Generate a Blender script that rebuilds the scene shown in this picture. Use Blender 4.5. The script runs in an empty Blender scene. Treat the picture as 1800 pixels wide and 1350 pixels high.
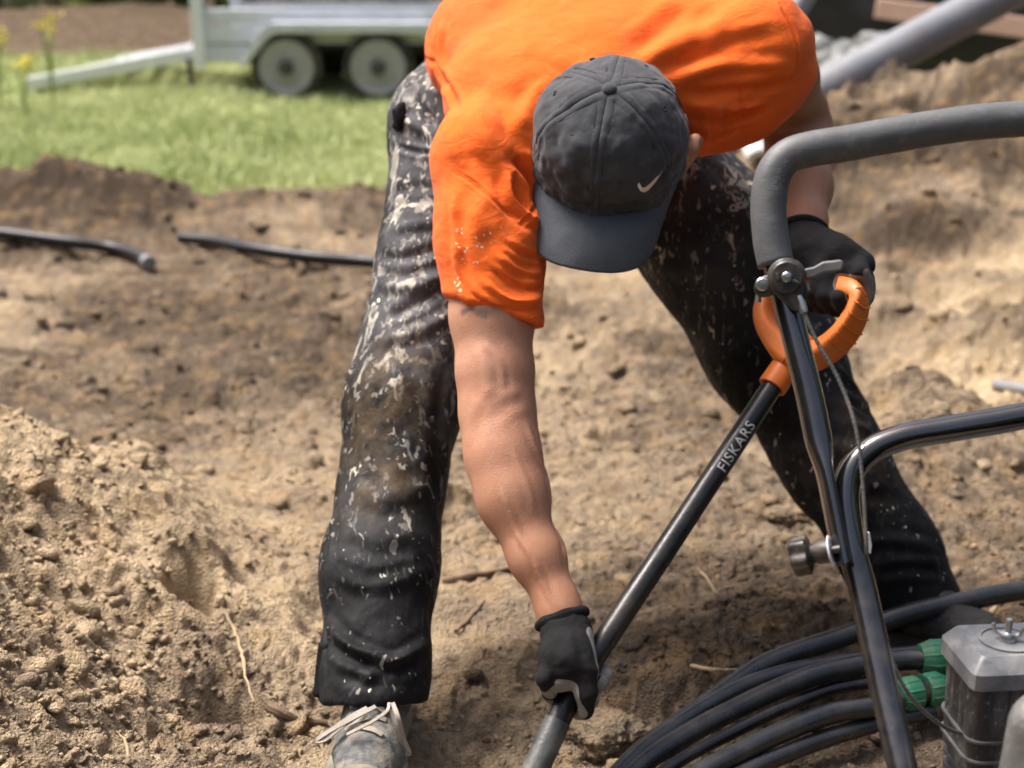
import bpy, math, random
import numpy as np
from mathutils import Vector, Matrix
from mathutils.bvhtree import BVHTree

sc = bpy.context.scene
COL = sc.collection
R = math.radians
rng = np.random.default_rng(7)
random.seed(7)

# ------------------------------------------------------------------ camera, sky, sun, exposure
CAM_H, PITCH, FPX = 1.0, R(16.0), 2614.0
cam_d = bpy.data.cameras.new('camera')
cam = bpy.data.objects.new('camera', cam_d); COL.objects.link(cam)
cam.location = (0, 0, CAM_H); cam.rotation_euler = (math.pi / 2 - PITCH, 0, 0)
cam_d.sensor_width = 36.0; cam_d.lens = 36.0 * FPX / 1800.0
cam_d.clip_start = 0.05; cam_d.clip_end = 400
cam_d.dof.use_dof = True; cam_d.dof.focus_distance = 1.70; cam_d.dof.aperture_fstop = 4.2
sc.camera = cam

SUN_EL, SUN_AZ = R(63), R(-68)           # azimuth from +y (away from the camera), negative = left
world = bpy.data.worlds.new('World'); sc.world = world; world.use_nodes = True
wn = world.node_tree
bg = wn.nodes['Background']
sky = wn.nodes.new('ShaderNodeTexSky'); sky.sky_type = 'NISHITA'; sky.sun_disc = False
sky.sun_elevation = SUN_EL; sky.sun_rotation = SUN_AZ
sky.air_density = 0.8; sky.dust_density = 8.0; sky.ozone_density = 0.3
wn.links.new(sky.outputs[0], bg.inputs[0]); bg.inputs[1].default_value = 0.14
sun_d = bpy.data.lights.new('sun', 'SUN'); sun_d.energy = 3.0; sun_d.angle = R(24); sun_d.color = (1.0, 0.975, 0.945)
sun = bpy.data.objects.new('sun', sun_d); COL.objects.link(sun)
to_sun = Vector((math.sin(SUN_AZ) * math.cos(SUN_EL), math.cos(SUN_AZ) * math.cos(SUN_EL), math.sin(SUN_EL)))
sun.rotation_euler = to_sun.to_track_quat('Z', 'Y').to_euler()
sc.view_settings.view_transform = 'Standard'; sc.view_settings.look = 'None'
sc.view_settings.exposure = 0.86; sc.view_settings.gamma = 1.0

# ------------------------------------------------------------------ helpers
S16, C16 = math.sin(PITCH), math.cos(PITCH)
CAM = np.array([0, 0, CAM_H]); AX = np.array([0, C16, -S16]); UP = np.array([0, S16, C16]); RT = np.array([1., 0, 0])

def P(px, py, d):
    """a measured point of the photograph at depth d metres -> world"""
    return CAM + d * (AX + (px - 900) / FPX * RT + (675 - py) / FPX * UP)

def G(px, py, z=0.0):
    """the point of height z seen at a photograph pixel"""
    r = AX + (px - 900) / FPX * RT + (675 - py) / FPX * UP
    return CAM + r * ((z - CAM_H) / r[2])

def nrm(v):
    v = np.asarray(v, float); return v / max(np.linalg.norm(v), 1e-12)

def _hash(ix, iy, iz, s):
    h = (ix.astype(np.int64) * 374761393 + iy.astype(np.int64) * 668265263 + iz.astype(np.int64) * 2147483647 + s * 974634777) & 0xffffffff
    h = ((h ^ (h >> 13)) * 1274126177) & 0xffffffff
    h = ((h ^ (h >> 16)) * 2246822519) & 0xffffffff
    return (h ^ (h >> 15)) & 0xffffffff

def vnoise(x, y, z=0.0, s=0):
    """smooth gradient-free value noise in -1..1"""
    x = np.asarray(x, float); y = np.asarray(y, float); z = np.asarray(z, float) + np.zeros_like(x)
    ix, iy, iz = np.floor(x), np.floor(y), np.floor(z)
    fx, fy, fz = x - ix, y - iy, z - iz
    ux, uy, uz = [f * f * f * (f * (f * 6 - 15) + 10) for f in (fx, fy, fz)]
    ix, iy, iz = ix.astype(np.int64), iy.astype(np.int64), iz.astype(np.int64)
    flat = not np.any(z)
    def c(a, b, d): return _hash(ix + a, iy + b, iz + d, s) / 2147483648.0 - 1.0
    def lay(d):
        return (c(0, 0, d) * (1 - ux) + c(1, 0, d) * ux) * (1 - uy) + (c(0, 1, d) * (1 - ux) + c(1, 1, d) * ux) * uy
    if flat: return lay(0)
    return lay(0) * (1 - uz) + lay(1) * uz

def fbm(x, y, z=0.0, s=0, o=4, g=.5):
    t, a, f, n = 0, 1.0, 1.0, 0
    for i in range(o):
        ca, sa = math.cos(.6 * i), math.sin(.6 * i)
        t = t + a * vnoise((x * ca - y * sa) * f, (x * sa + y * ca) * f, np.asarray(z) * f, s + i * 17); n += a; a *= g; f *= 2.03
    return t / n * 1.6

def cell(x, y, s=0):
    """F1 distance and a random number of the nearest cell"""
    ix, iy = np.floor(x).astype(np.int64), np.floor(y).astype(np.int64)
    best = np.full(x.shape, 9.0); rid = np.zeros(x.shape)
    zz = np.zeros_like(ix)
    for a in (-1, 0, 1):
        for b in (-1, 0, 1):
            h = _hash(ix + a, iy + b, zz, s); jx = (h & 0xffff) / 65536.0; jy = (h >> 16) / 65536.0
            d = np.hypot(ix + a + jx - x, iy + b + jy - y)
            m = d < best
            best = np.where(m, d, best); rid = np.where(m, jx, rid)
    return best, rid

def sstep(a, b, x):
    t = np.clip((np.asarray(x, float) - a) / (b - a), 0, 1); return t * t * (3 - 2 * t)

# ---- objects
def link(name, mesh, mat=None, parent=None):
    o = bpy.data.objects.new(name, mesh); COL.objects.link(o)
    if mat is not None: mesh.materials.append(mat)
    if parent is not None:
        o.parent = parent
        o.matrix_parent_inverse = world_of(parent).inverted()
    return o

def world_of(o):
    m = Matrix.LocRotScale(o.location, o.rotation_euler, o.scale)
    if o.parent is not None: m = world_of(o.parent) @ o.matrix_parent_inverse @ m
    return m

def mesh_np(name, V, F, smooth=True):
    """F: (n,3) or (n,4) array, or list of faces"""
    me = bpy.data.meshes.new(name)
    V = np.ascontiguousarray(V, dtype=np.float32)
    if isinstance(F, np.ndarray):
        n, k = F.shape
        me.vertices.add(len(V)); me.vertices.foreach_set('co', V.ravel())
        me.loops.add(n * k); me.loops.foreach_set('vertex_index', np.ascontiguousarray(F, dtype=np.int32).ravel())
        me.polygons.add(n); me.polygons.foreach_set('loop_start', np.arange(0, n * k, k, dtype=np.int32))
        me.update(calc_edges=True); me.validate()
    else:
        me.from_pydata([tuple(v) for v in V], [], [tuple(f) for f in F]); me.update()
    if smooth: me.polygons.foreach_set('use_smooth', np.ones(len(me.polygons), dtype=bool))
    return me

def obj(name, V, F, mat=None, parent=None, smooth=True, attrs=None):
    me = mesh_np(name, V, F, smooth)
    if attrs:
        for k, v in attrs.items():
            a = me.attributes.new(k, 'FLOAT', 'POINT'); a.data.foreach_set('value', np.ascontiguousarray(v, dtype=np.float32))
    return link(name, me, mat, parent)

def empty(name, loc, label=None, cat=None, group=None):
    o = bpy.data.objects.new(name, None); COL.objects.link(o); o.location = [float(c) for c in loc]; o.empty_display_size = .1
    if label: tag(o, label, cat, group)
    return o

def tag(o, label, cat=None, group=None, kind=None):
    if label: o['label'] = label
    if cat: o['category'] = cat
    if group: o['group'] = group
    if kind: o['kind'] = kind
    return o

def sharp(o, deg=35):
    """flat-ish shading across hard edges"""
    me = o.data
    me.polygons.foreach_set('use_smooth', np.ones(len(me.polygons), dtype=bool))
    try: me.set_sharp_from_angle(angle=R(deg))
    except Exception: pass
    return o

def bevel(o, w, seg=2, ang=30):
    m = o.modifiers.new('bevel', 'BEVEL'); m.width = w; m.segments = seg; m.limit_method = 'ANGLE'; m.angle_limit = R(ang)
    return o

# ---- mesh pieces: each returns (V, F list)
class MB:
    def __init__(s): s.V = []; s.F = []
    def add(s, V, F):
        n = len(s.V); s.V += [tuple(v) for v in V]; s.F += [tuple(i + n for i in f) for f in F]; return s
    def box(s, lo, hi, rot=None, at=None):
        (a, b, c), (d, e, f) = lo, hi
        V = np.array([(a, b, c), (d, b, c), (d, e, c), (a, e, c), (a, b, f), (d, b, f), (d, e, f), (a, e, f)], float)
        if rot is not None: V = V @ np.asarray(rot).T
        if at is not None: V = V + np.asarray(at)
        return s.add(V, [(3, 2, 1, 0), (4, 5, 6, 7), (0, 1, 5, 4), (1, 2, 6, 5), (2, 3, 7, 6), (3, 0, 4, 7)])
    def tube(s, pts, r, n=12, cap=True):
        V, F = sweep(pts, r, n, cap); return s.add(V, F)
    def prism(s, poly, axis, a, b):
        """2D polygon extruded; axis 1: poly is (x,z), extruded along y"""
        n = len(poly); V = []
        for t in (a, b):
            for (u, v) in poly:
                V.append((u, t, v) if axis == 1 else ((t, u, v) if axis == 0 else (u, v, t)))
        F = [tuple(range(n)), tuple(range(2 * n - 1, n - 1, -1))] + [(i, i + n, (i + 1) % n + n, (i + 1) % n) for i in range(n)]
        return s.add(V, F)
    def lathe(s, prof, o, ax, n=24, ref=(0, 0, 1)):
        """prof: list of (radius, distance along ax)"""
        ax = nrm(ax); u = np.cross(ref, ax)
        if np.linalg.norm(u) < .05: u = np.cross((1, 0, 0), ax)
        u = nrm(u); w = np.cross(ax, u); V = []; F = []
        for (r, t) in prof:
            for i in range(n):
                a = 2 * math.pi * i / n; V.append(np.asarray(o) + ax * t + r * (math.cos(a) * u + math.sin(a) * w))
        for j in range(len(prof) - 1):
            for i in range(n):
                k = (i + 1) % n; F.append((j * n + i, j * n + k, (j + 1) * n + k, (j + 1) * n + i))
        if prof[0][0] > 1e-6: F.append(tuple(range(n - 1, -1, -1)))
        if prof[-1][0] > 1e-6: F.append(tuple(range((len(prof) - 1) * n, len(prof) * n)))
        return s.add(V, F)
    def build(s, name, mat, parent=None, smooth=True, ang=35):
        o = obj(name, np.array(s.V), s.F, mat, parent, smooth)
        if smooth: sharp(o, ang)
        return o

def spline(pts, step=.01):
    """Catmull-Rom through pts, resampled"""
    p = np.asarray(pts, float)
    if len(p) == 2:
        n = max(2, int(np.linalg.norm(p[1] - p[0]) / step) + 1); return p[0] + np.linspace(0, 1, n)[:, None] * (p[1] - p[0])
    e = np.vstack([2 * p[0] - p[1], p, 2 * p[-1] - p[-2]]); out = []
    for i in range(1, len(e) - 2):
        a, b, c, d = e[i - 1:i + 3]; n = max(2, int(np.linalg.norm(c[:3] - b[:3]) / step))
        t = np.linspace(0, 1, n, endpoint=False)[:, None]
        out.append(.5 * (2 * b + (c - a) * t + (2 * a - 5 * b + 4 * c - d) * t * t + (3 * b - a - 3 * c + d) * t ** 3))
    out.append(p[-1:]); return np.vstack(out)

def frames(C):
    T = np.gradient(C, axis=0); T /= np.linalg.norm(T, axis=1)[:, None] + 1e-12
    u = np.cross(T[0], (0, 0, 1.)); 
    if np.linalg.norm(u) < .1: u = np.cross(T[0], (1., 0, 0))
    u = nrm(u); U = []
    for t in T:
        u = nrm(u - t * np.dot(u, t)); U.append(u)
    U = np.array(U); return T, U, np.cross(T, U)

def sweep(pts, r, n=12, cap=True):
    C = np.asarray(pts, float); m = len(C)
    r = np.broadcast_to(np.asarray(r, float), (m,)) if np.ndim(r) < 1 or len(np.shape(r)) == 1 and np.shape(r)[0] == m else np.interp(np.linspace(0, 1, m), np.linspace(0, 1, len(r)), r)
    T, U, W = frames(C); a = np.linspace(0, 2 * math.pi, n, endpoint=False)
    V = C[:, None, :] + r[:, None, None] * (np.cos(a)[None, :, None] * U[:, None, :] + np.sin(a)[None, :, None] * W[:, None, :])
    V = V.reshape(-1, 3); F = []
    for j in range(m - 1):
        for i in range(n):
            k = (i + 1) % n; F.append((j * n + i, j * n + k, (j + 1) * n + k, (j + 1) * n + i))
    if cap: F.append(tuple(range(n - 1, -1, -1))); F.append(tuple(range((m - 1) * n, m * n)))
    return V, F

def ribbon(pts, w, th, nrm_dir):
    """flat strap along pts, width w, thickness th, its face towards nrm_dir"""
    C = np.asarray(pts, float); T, _, _ = frames(C); N = np.asarray(nrm_dir, float)
    V = []
    for c, t in zip(C, T):
        s = nrm(np.cross(t, N)); q = nrm(np.cross(s, t))
        for a, b in ((-1, -1), (1, -1), (1, 1), (-1, 1)): V.append(c + s * a * w / 2 + q * b * th / 2)
    F = []
    for j in range(len(C) - 1):
        for i in range(4): k = (i + 1) % 4; F.append((j * 4 + i, j * 4 + k, (j + 1) * 4 + k, (j + 1) * 4 + i))
    F += [(3, 2, 1, 0), tuple((len(C) - 1) * 4 + i for i in range(4))]
    return V, F

# ---- implicit surfaces (smooth unions) turned into one continuous mesh
class Field:
    def __init__(s, lo, hi, h):
        s.lo = np.asarray(lo, float); s.h = h; s.n = np.ceil((np.asarray(hi) - s.lo) / h).astype(int) + 1
        s.D = np.full(s.n, 1.0, np.float32); s.ax = [s.lo[i] + h * np.arange(s.n[i]) for i in range(3)]
    def _blk(s, lo, hi):
        a = np.clip(np.floor((np.asarray(lo) - s.lo) / s.h).astype(int), 0, s.n - 1); b = np.clip(np.ceil((np.asarray(hi) - s.lo) / s.h).astype(int) + 1, 1, s.n)
        if np.any(b <= a): return None, None
        sl = tuple(slice(i, j) for i, j in zip(a, b))
        g = np.meshgrid(*[s.ax[i][sl[i]] for i in range(3)], indexing='ij', sparse=False)
        return sl, np.stack(g, -1).astype(np.float32)
    def _mix(s, sl, d, k, sub):
        A = s.D[sl]
        if sub:
            d = -d; h = np.maximum(k - np.abs(A - d), 0) / max(k, 1e-6); s.D[sl] = np.maximum(A, d) + h * h * k * .25
        else:
            h = np.maximum(k - np.abs(A - d), 0) / max(k, 1e-6); s.D[sl] = np.minimum(A, d) - h * h * k * .25
    def cone(s, a, b, ra, rb, k=.02, flat=None, sub=False):
        """tapered capsule; flat=(axis, factor) squeezes its section along axis"""
        a = np.asarray(a, float); b = np.asarray(b, float); m = max(ra, rb) * (max(1, flat[1]) if flat else 1) + k + .03
        sl, Q = s._blk(np.minimum(a, b) - m, np.maximum(a, b) + m)
        if sl is None: return s
        ab = b - a; t = np.clip(((Q - a) @ ab) / max(ab @ ab, 1e-9), 0, 1); v = Q - (a + t[..., None] * ab)
        f = 1.0
        if flat:
            e = nrm(flat[0]); f = flat[1]; q = v @ e; v = v + ((1 / f - 1) * q)[..., None] * e
        d = np.linalg.norm(v, axis=-1) - (ra + (rb - ra) * t)
        s._mix(sl, (d * min(1, f)).astype(np.float32), k, sub); return s
    def chain(s, pts, rs, k=.02, flat=None):
        for i in range(len(pts) - 1): s.cone(pts[i], pts[i + 1], rs[i], rs[i + 1], k, flat)
        return s
    def ell(s, c, r, rot=None, k=.02, sub=False):
        """ellipsoid; rot rows = axes"""
        c = np.asarray(c, float); r = np.asarray(r, float); m = r.max() + k + .03
        sl, Q = s._blk(c - m, c + m)
        if sl is None: return s
        q = Q - c
        if rot is not None: q = q @ np.asarray(rot).T
        k0 = np.linalg.norm(q / r, axis=-1); k1 = np.linalg.norm(q / (r * r), axis=-1) + 1e-9
        s._mix(sl, (k0 * (k0 - 1) / k1).astype(np.float32), k, sub); return s
    def cut(s, o, n, lo, hi, k=.004):
        """remove what lies on the +n side of a plane, inside a box"""
        sl, Q = s._blk(lo, hi)
        if sl is None: return s
        d = (Q - np.asarray(o)) @ nrm(n); s._mix(sl, (-d).astype(np.float32), k, True); return s
    def mesh(s):
        D, n = s.D, s.n; ins = D < 0
        c = [(0, 0, 0), (1, 0, 0), (0, 1, 0), (1, 1, 0), (0, 0, 1), (1, 0, 1), (0, 1, 1), (1, 1, 1)]
        cnt = np.zeros(n - 1, np.int8)
        for (i, j, k) in c: cnt += ins[i:n[0] - 1 + i, j:n[1] - 1 + j, k:n[2] - 1 + k]
        I = np.argwhere((cnt > 0) & (cnt < 8)); N = len(I)
        vid = np.full(n - 1, -1, np.int32); vid[tuple(I.T)] = np.arange(N)
        val = np.stack([D[I[:, 0] + i, I[:, 1] + j, I[:, 2] + k] for (i, j, k) in c], 1)
        acc = np.zeros((N, 3)); w = np.zeros(N); cc = np.array(c, float)
        for a in range(8):
            for ax in (1, 2, 4):
                b = a | ax
                if b == a: continue
                va, vb = val[:, a], val[:, b]; m = (va < 0) != (vb < 0)
                t = np.where(m, va / np.where(m, va - vb, 1), 0)
                acc += np.where(m[:, None], cc[a] + t[:, None] * (cc[b] - cc[a]), 0); w += m
        V = (I + acc / w[:, None]) * s.h + s.lo
        Fs = []
        for ax in range(3):
            o1, o2 = (ax + 1) % 3, (ax + 2) % 3
            sa = [slice(None)] * 3; sb = [slice(None)] * 3; sa[ax] = slice(0, -1); sb[ax] = slice(1, None)
            A, B = ins[tuple(sa)], ins[tuple(sb)]; E = np.argwhere(A != B)
            E = E[(E[:, o1] > 0) & (E[:, o2] > 0) & (E[:, o1] < n[o1] - 1) & (E[:, o2] < n[o2] - 1)]
            q = []
            for (d1, d2) in ((-1, -1), (0, -1), (0, 0), (-1, 0)):
                X = E.copy(); X[:, o1] += d1; X[:, o2] += d2; q.append(vid[tuple(X.T)])
            q = np.stack(q, 1); fl = A[tuple(E.T)]
            q[~fl] = q[~fl][:, ::-1]; Fs.append(q)
        F = np.vstack(Fs); F = F[(F >= 0).all(1)]
        return V, F

def vnormals(V, F):
    n = np.cross(V[F[:, 2]] - V[F[:, 0]], V[F[:, 3]] - V[F[:, 1]]); N = np.zeros_like(V)
    for i in range(4): np.add.at(N, F[:, i], n)
    return N / (np.linalg.norm(N, axis=1)[:, None] + 1e-12)

def smooth_np(V, F, it=2, lam=.5):
    E = np.vstack([F[:, [0, 1]], F[:, [1, 2]], F[:, [2, 3]], F[:, [3, 0]]]); n = len(V)
    deg = np.bincount(E.ravel(), minlength=n)[:, None] + 1e-9
    for _ in range(it):
        S = np.zeros_like(V); 
        for c in range(3):
            S[:, c] = np.bincount(E[:, 0], V[E[:, 1], c], n) + np.bincount(E[:, 1], V[E[:, 0], c], n)
        V = V + lam * (S / deg - V)
    return V

def subdiv(V, F):
    """each quad into four"""
    E = np.sort(np.vstack([F[:, [0, 1]], F[:, [1, 2]], F[:, [2, 3]], F[:, [3, 0]]]), 1); n = len(F); key = E[:, 0].astype(np.int64) * len(V) + E[:, 1]
    u, inv = np.unique(key, return_inverse=True); mid = (V[u // len(V)] + V[u % len(V)]) / 2; cen = V[F].mean(1); o = len(V); c = o + len(mid) + np.arange(n); e = [o + inv[i * n:(i + 1) * n] for i in range(4)]
    F2 = np.vstack([np.stack([F[:, i], e[i], c, e[i - 1]], 1) for i in range(4)]); return np.vstack([V, mid, cen]), F2

def seg_dist(V, poly):
    """distance of V to a polyline and the parameter along it"""
    best = np.full(len(V), 9.0); par = np.zeros(len(V)); n = len(poly) - 1
    for i in range(n):
        a, b = poly[i], poly[i + 1]; ab = b - a; t = np.clip(((V - a) @ ab) / max(ab @ ab, 1e-12), 0, 1)
        d = np.linalg.norm(V - (a + t[:, None] * ab), axis=1); m = d < best
        best = np.where(m, d, best); par = np.where(m, (i + t) / n, par)
    return best, par

def lay(V, F, pix, step=8):
    """a line of the photograph laid on the surface of a mesh: 3D polyline"""
    bvh = BVHTree.FromPolygons([tuple(v) for v in V], F.tolist()) if not isinstance(V, BVHTree) else V
    p = spline(np.array([(x, y, 0.) for x, y in pix]), step); out = []
    for x, y, _ in p:
        d = P(x, y, 1.0) - CAM; h = bvh.ray_cast(Vector(CAM), Vector(d))
        if h[0] is not None: out.append(np.array(h[0]))
    return np.array(out) if len(out) > 1 else None

def folds(V, F, specs, reps=1):
    """specs: (pixel polyline, width m, height m [+ ridge / - groove])"""
    bvh = BVHTree.FromPolygons([tuple(v) for v in V], F.tolist()); N = vnormals(V, F); D = np.zeros(len(V))
    for pix, w, a in specs:
        L = lay(bvh, None, pix)
        if L is None: continue
        lo, hi = L.min(0) - 4 * w, L.max(0) + 4 * w; m = np.where(((V > lo) & (V < hi)).all(1))[0]
        if len(m) == 0: continue
        d, t = seg_dist(V[m], L); e = np.minimum(1, np.minimum(t, 1 - t) * 5 + .15)
        q = d / w; D[m] += a * e * (np.exp(-q * q) - .45 * np.exp(-((q - 1.9) / .9) ** 2))
    return V + N * D[:, None]

# ------------------------------------------------------------------ materials
def srgb(r, g, b):
    return tuple(((c / 255) / 12.92 if c / 255 <= .04045 else ((c / 255 + .055) / 1.055) ** 2.4) for c in (r, g, b))

class N:
    """small wrapper for building node trees"""
    def __init__(s, name):
        s.m = bpy.data.materials.new(name); s.m.use_nodes = True; s.t = s.m.node_tree; s.b = s.t.nodes['Principled BSDF']
    def n(s, typ, **kw):
        nd = s.t.nodes.new('ShaderNode' + typ)
        for k, v in kw.items(): setattr(nd, k, v)
        return nd
    def set(s, sock, v):
        if isinstance(v, bpy.types.NodeSocket): s.t.links.new(v, sock)
        elif isinstance(v, (tuple, list)) and len(v) == 3 and sock.type == 'RGBA': sock.default_value = (*v, 1)
        else: sock.default_value = v
    def P(s, **kw):
        for k, v in kw.items(): s.set(s.b.inputs[k.replace('_', ' ')], v)
        return s
    def pos(s):
        return s.n('NewGeometry').outputs['Position']
    def ocoord(s):
        return s.n('TexCoord').outputs['Object']
    def noise(s, scale, detail=4, rough=.55, vec=None, dist=0.0, col=False):
        x = s.n('TexNoise'); x.inputs['Scale'].default_value = scale; x.inputs['Detail'].default_value = detail; x.inputs['Roughness'].default_value = rough
        x.inputs['Distortion'].default_value = dist
        s.set(x.inputs['Vector'], vec if vec is not None else s.pos()); return x.outputs['Color' if col else 'Fac']
    def vor(s, scale, vec=None, feature='F1', out='Distance', rand=1.0):
        x = s.n('TexVoronoi'); x.feature = feature; x.inputs['Scale'].default_value = scale; x.inputs['Randomness'].default_value = rand
        s.set(x.inputs['Vector'], vec if vec is not None else s.pos()); return x.outputs[out]
    def math(s, op, a, b=0.0, clamp=False):
        x = s.n('Math', operation=op, use_clamp=clamp); s.set(x.inputs[0], a); s.set(x.inputs[1], b); return x.outputs[0]
    def rng(s, v, a, b, c=0.0, d=1.0, smooth=False):
        x = s.n('MapRange'); x.interpolation_type = 'SMOOTHSTEP' if smooth else 'LINEAR'
        for i, q in enumerate((v, a, b, c, d)): s.set(x.inputs[i], q)
        return x.outputs[0]
    def mix(s, f, a, b, mode='MIX'):
        x = s.n('Mix', data_type='RGBA', blend_type=mode); s.set(x.inputs[0], f); s.set(x.inputs[6], a); s.set(x.inputs[7], b); return x.outputs[2]
    def attr(s, name):
        return s.n('Attribute', attribute_name=name).outputs['Fac']
    def bump(s, h, dist=.002, strength=1.0, normal=None):
        x = s.n('Bump'); x.inputs['Strength'].default_value = strength; x.inputs['Distance'].default_value = dist; s.set(x.inputs['Height'], h)
        if normal is not None: s.set(x.inputs['Normal'], normal)
        s.set(s.b.inputs['Normal'], x.outputs[0]); return x.outputs[0]
    def vscale(s, vec, sx, sy, sz):
        x = s.n('VectorMath', operation='MULTIPLY'); s.set(x.inputs[0], vec); x.inputs[1].default_value = (sx, sy, sz); return x.outputs[0]
    def warp(s, vec, scale, amt):
        c = s.noise(scale, 2, .5, vec, col=True); x = s.n('VectorMath', operation='SUBTRACT'); s.set(x.inputs[0], c); x.inputs[1].default_value = (.5, .5, .5)
        y = s.n('VectorMath', operation='SCALE'); s.set(y.inputs[0], x.outputs[0]); y.inputs['Scale'].default_value = amt
        z = s.n('VectorMath', operation='ADD'); s.set(z.inputs[0], vec); s.set(z.inputs[1], y.outputs[0]); return z.outputs[0]

def plain(name, c1, c2=None, rough=.6, metal=0.0, scale=30, bump=0.0, bscale=200, spec=.5, dust=0.0, dustc=(.34, .26, .17), dscale=18, **kw):
    """base colour with mottling, optional dust patches and fine relief"""
    m = N(name); base = c1
    if c2 is not None: base = m.mix(m.rng(m.noise(scale, 5), .3, .7), c1, c2)
    r = m.rng(m.noise(scale * 1.7, 3), .2, .8, max(0, rough - .1), min(1, rough + .1))
    if dust:
        f = m.math('MULTIPLY', m.rng(m.noise(dscale, 6, .65), .45, .75), dust); base = m.mix(f, base, dustc)
        r = m.math('ADD', r, m.math('MULTIPLY', f, .35), clamp=True)
    m.P(Base_Color=base, Roughness=r, Metallic=metal, Specular_IOR_Level=spec, **kw)
    if bump: m.bump(m.noise(bscale, 4), bump)
    return m.m

# soil
m = N('soil')
tone = m.attr('tone'); grs = m.attr('grassy')
n1 = m.noise(9, 6, .6); n2 = m.noise(55, 5, .65); n3 = m.noise(260, 4, .6)
f = m.math('ADD', tone, m.math('MULTIPLY', m.math('SUBTRACT', n1, .5), .9)); f = m.math('ADD', f, m.math('MULTIPLY', m.math('SUBTRACT', n2, .5), .75))
ramp = m.n('ValToRGB'); e = ramp.color_ramp.elements
e[0].position = .0; e[0].color = (.078, .057, .040, 1); e[1].position = 1.0; e[1].color = (.76, .595, .385, 1)
for p_, c_ in ((.3, (.180, .136, .095, 1)), (.55, (.385, .296, .201, 1)), (.78, (.57, .435, .275, 1))):
    q = e.new(p_); q.color = c_
m.set(ramp.inputs[0], f)
c = m.mix(m.math('MULTIPLY', m.rng(m.noise(14, 3), .5, .68), .35), ramp.outputs[0], (.56, .36, .165))
c = m.mix(m.rng(n3, .35, .75, 0, .3), c, (.17, .118, .075))
gr = m.mix(m.noise(3, 4), (.28, .32, .12), (.40, .43, .19))
c = m.mix(grs, c, gr)
m.P(Base_Color=c, Roughness=.95, Specular_IOR_Level=.15)
hh = m.math('ADD', m.math('MULTIPLY', m.noise(140, 6, .68), 1.0), m.math('MULTIPLY', m.vor(240), .5))
m.bump(hh, .014, 1.0)
M_SOIL = m.m

m = N('fabric_orange')
v = m.pos()
stain = m.attr('stain')
c = m.mix(m.noise(14, 4), (.83, .125, .016), (.92, .165, .024))
c = m.mix(m.math('MULTIPLY', m.rng(m.noise(6, 6, .65), .48, .70), .42), c, (.52, .105, .03))
c = m.mix(m.math('MULTIPLY', m.rng(m.noise(38, 6, .7), .58, .75), .30), c, (.62, .30, .12))
spl = m.rng(m.vor(120, m.warp(v, 60, .02)), .30, .22)
c = m.mix(m.math('MULTIPLY', spl, stain), c, (.72, .62, .42))
m.P(Base_Color=c, Roughness=.9, Specular_IOR_Level=.12, Sheen_Weight=.08, Sheen_Roughness=.5)
m.bump(m.math('ADD', m.math('MULTIPLY', m.noise(30, 4, .6, m.vscale(v, 1.0, .6, 1.6), .8), .9), m.math('MULTIPLY', m.noise(1300, 2), .16)), .0042, .8)
M_SHIRT = m.m

m = N('fabric_black_paint')
v = m.pos(); sp = m.attr('splat'); mud = m.attr('mud')
c = m.mix(m.noise(18, 5), (.004, .004, .0045), (.008, .008, .009))
c = m.mix(m.math('MULTIPLY', m.rng(m.noise(7, 4), .35, .7), sp), c, (.13, .13, .14))      # grey worn, dusty
vs = m.vscale(v, 1.2, 1.0, .6); w1 = m.warp(vs, 30, .05)
thr = m.math('SUBTRACT', .710, m.math('MULTIPLY', sp, .182))
big = m.rng(m.math('SUBTRACT', m.noise(26, 5, .6, w1, .6), thr), .0, .035)
thr2 = m.math('SUBTRACT', .700, m.math('MULTIPLY', sp, .145))
flk = m.rng(m.math('SUBTRACT', m.noise(62, 2, .5, vs, .3), thr2), .0, .03)
c = m.mix(m.math('MULTIPLY', big, .9), c, m.mix(m.rng(m.noise(14, 3), .4, .6), (.16, .155, .15), (.62, .58, .48)))
c = m.mix(m.math('MULTIPLY', flk, .75), c, m.mix(m.noise(20, 2), (.10, .098, .095), (.42, .39, .33)))
w2 = m.warp(v, 70, .018)
sm = m.rng(m.math('ADD', m.vor(85, w2), m.math('MULTIPLY', m.math('SUBTRACT', 1.0, sp), .22)), .38, .31)
sm = m.math('MULTIPLY', sm, m.rng(m.noise(22, 3), .58, .62))
c = m.mix(sm, c, (.64, .60, .50))
str_ = m.rng(m.noise(44, 4, .6, m.vscale(v, 1.6, 1.0, .5), 1.2), .60, .66)
c = m.mix(m.math('MULTIPLY', str_, m.math('MULTIPLY', sp, .75)), c, (.46, .44, .40))
c = m.mix(m.math('MULTIPLY', m.math('MULTIPLY', mud, .75), m.rng(m.noise(24, 6, .7), .38, .66)), c, (.15, .105, .055))
m.P(Base_Color=c, Roughness=m.rng(m.noise(12, 3), .3, .7, .55, .8), Specular_IOR_Level=.14)
m.bump(m.math('ADD', m.math('ADD', m.math('MULTIPLY', m.noise(40, 5), .8), m.math('MULTIPLY', big, .12)), m.math('MULTIPLY', m.noise(900, 2), .12)), .004, .7)
M_PANTS = m.m

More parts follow.
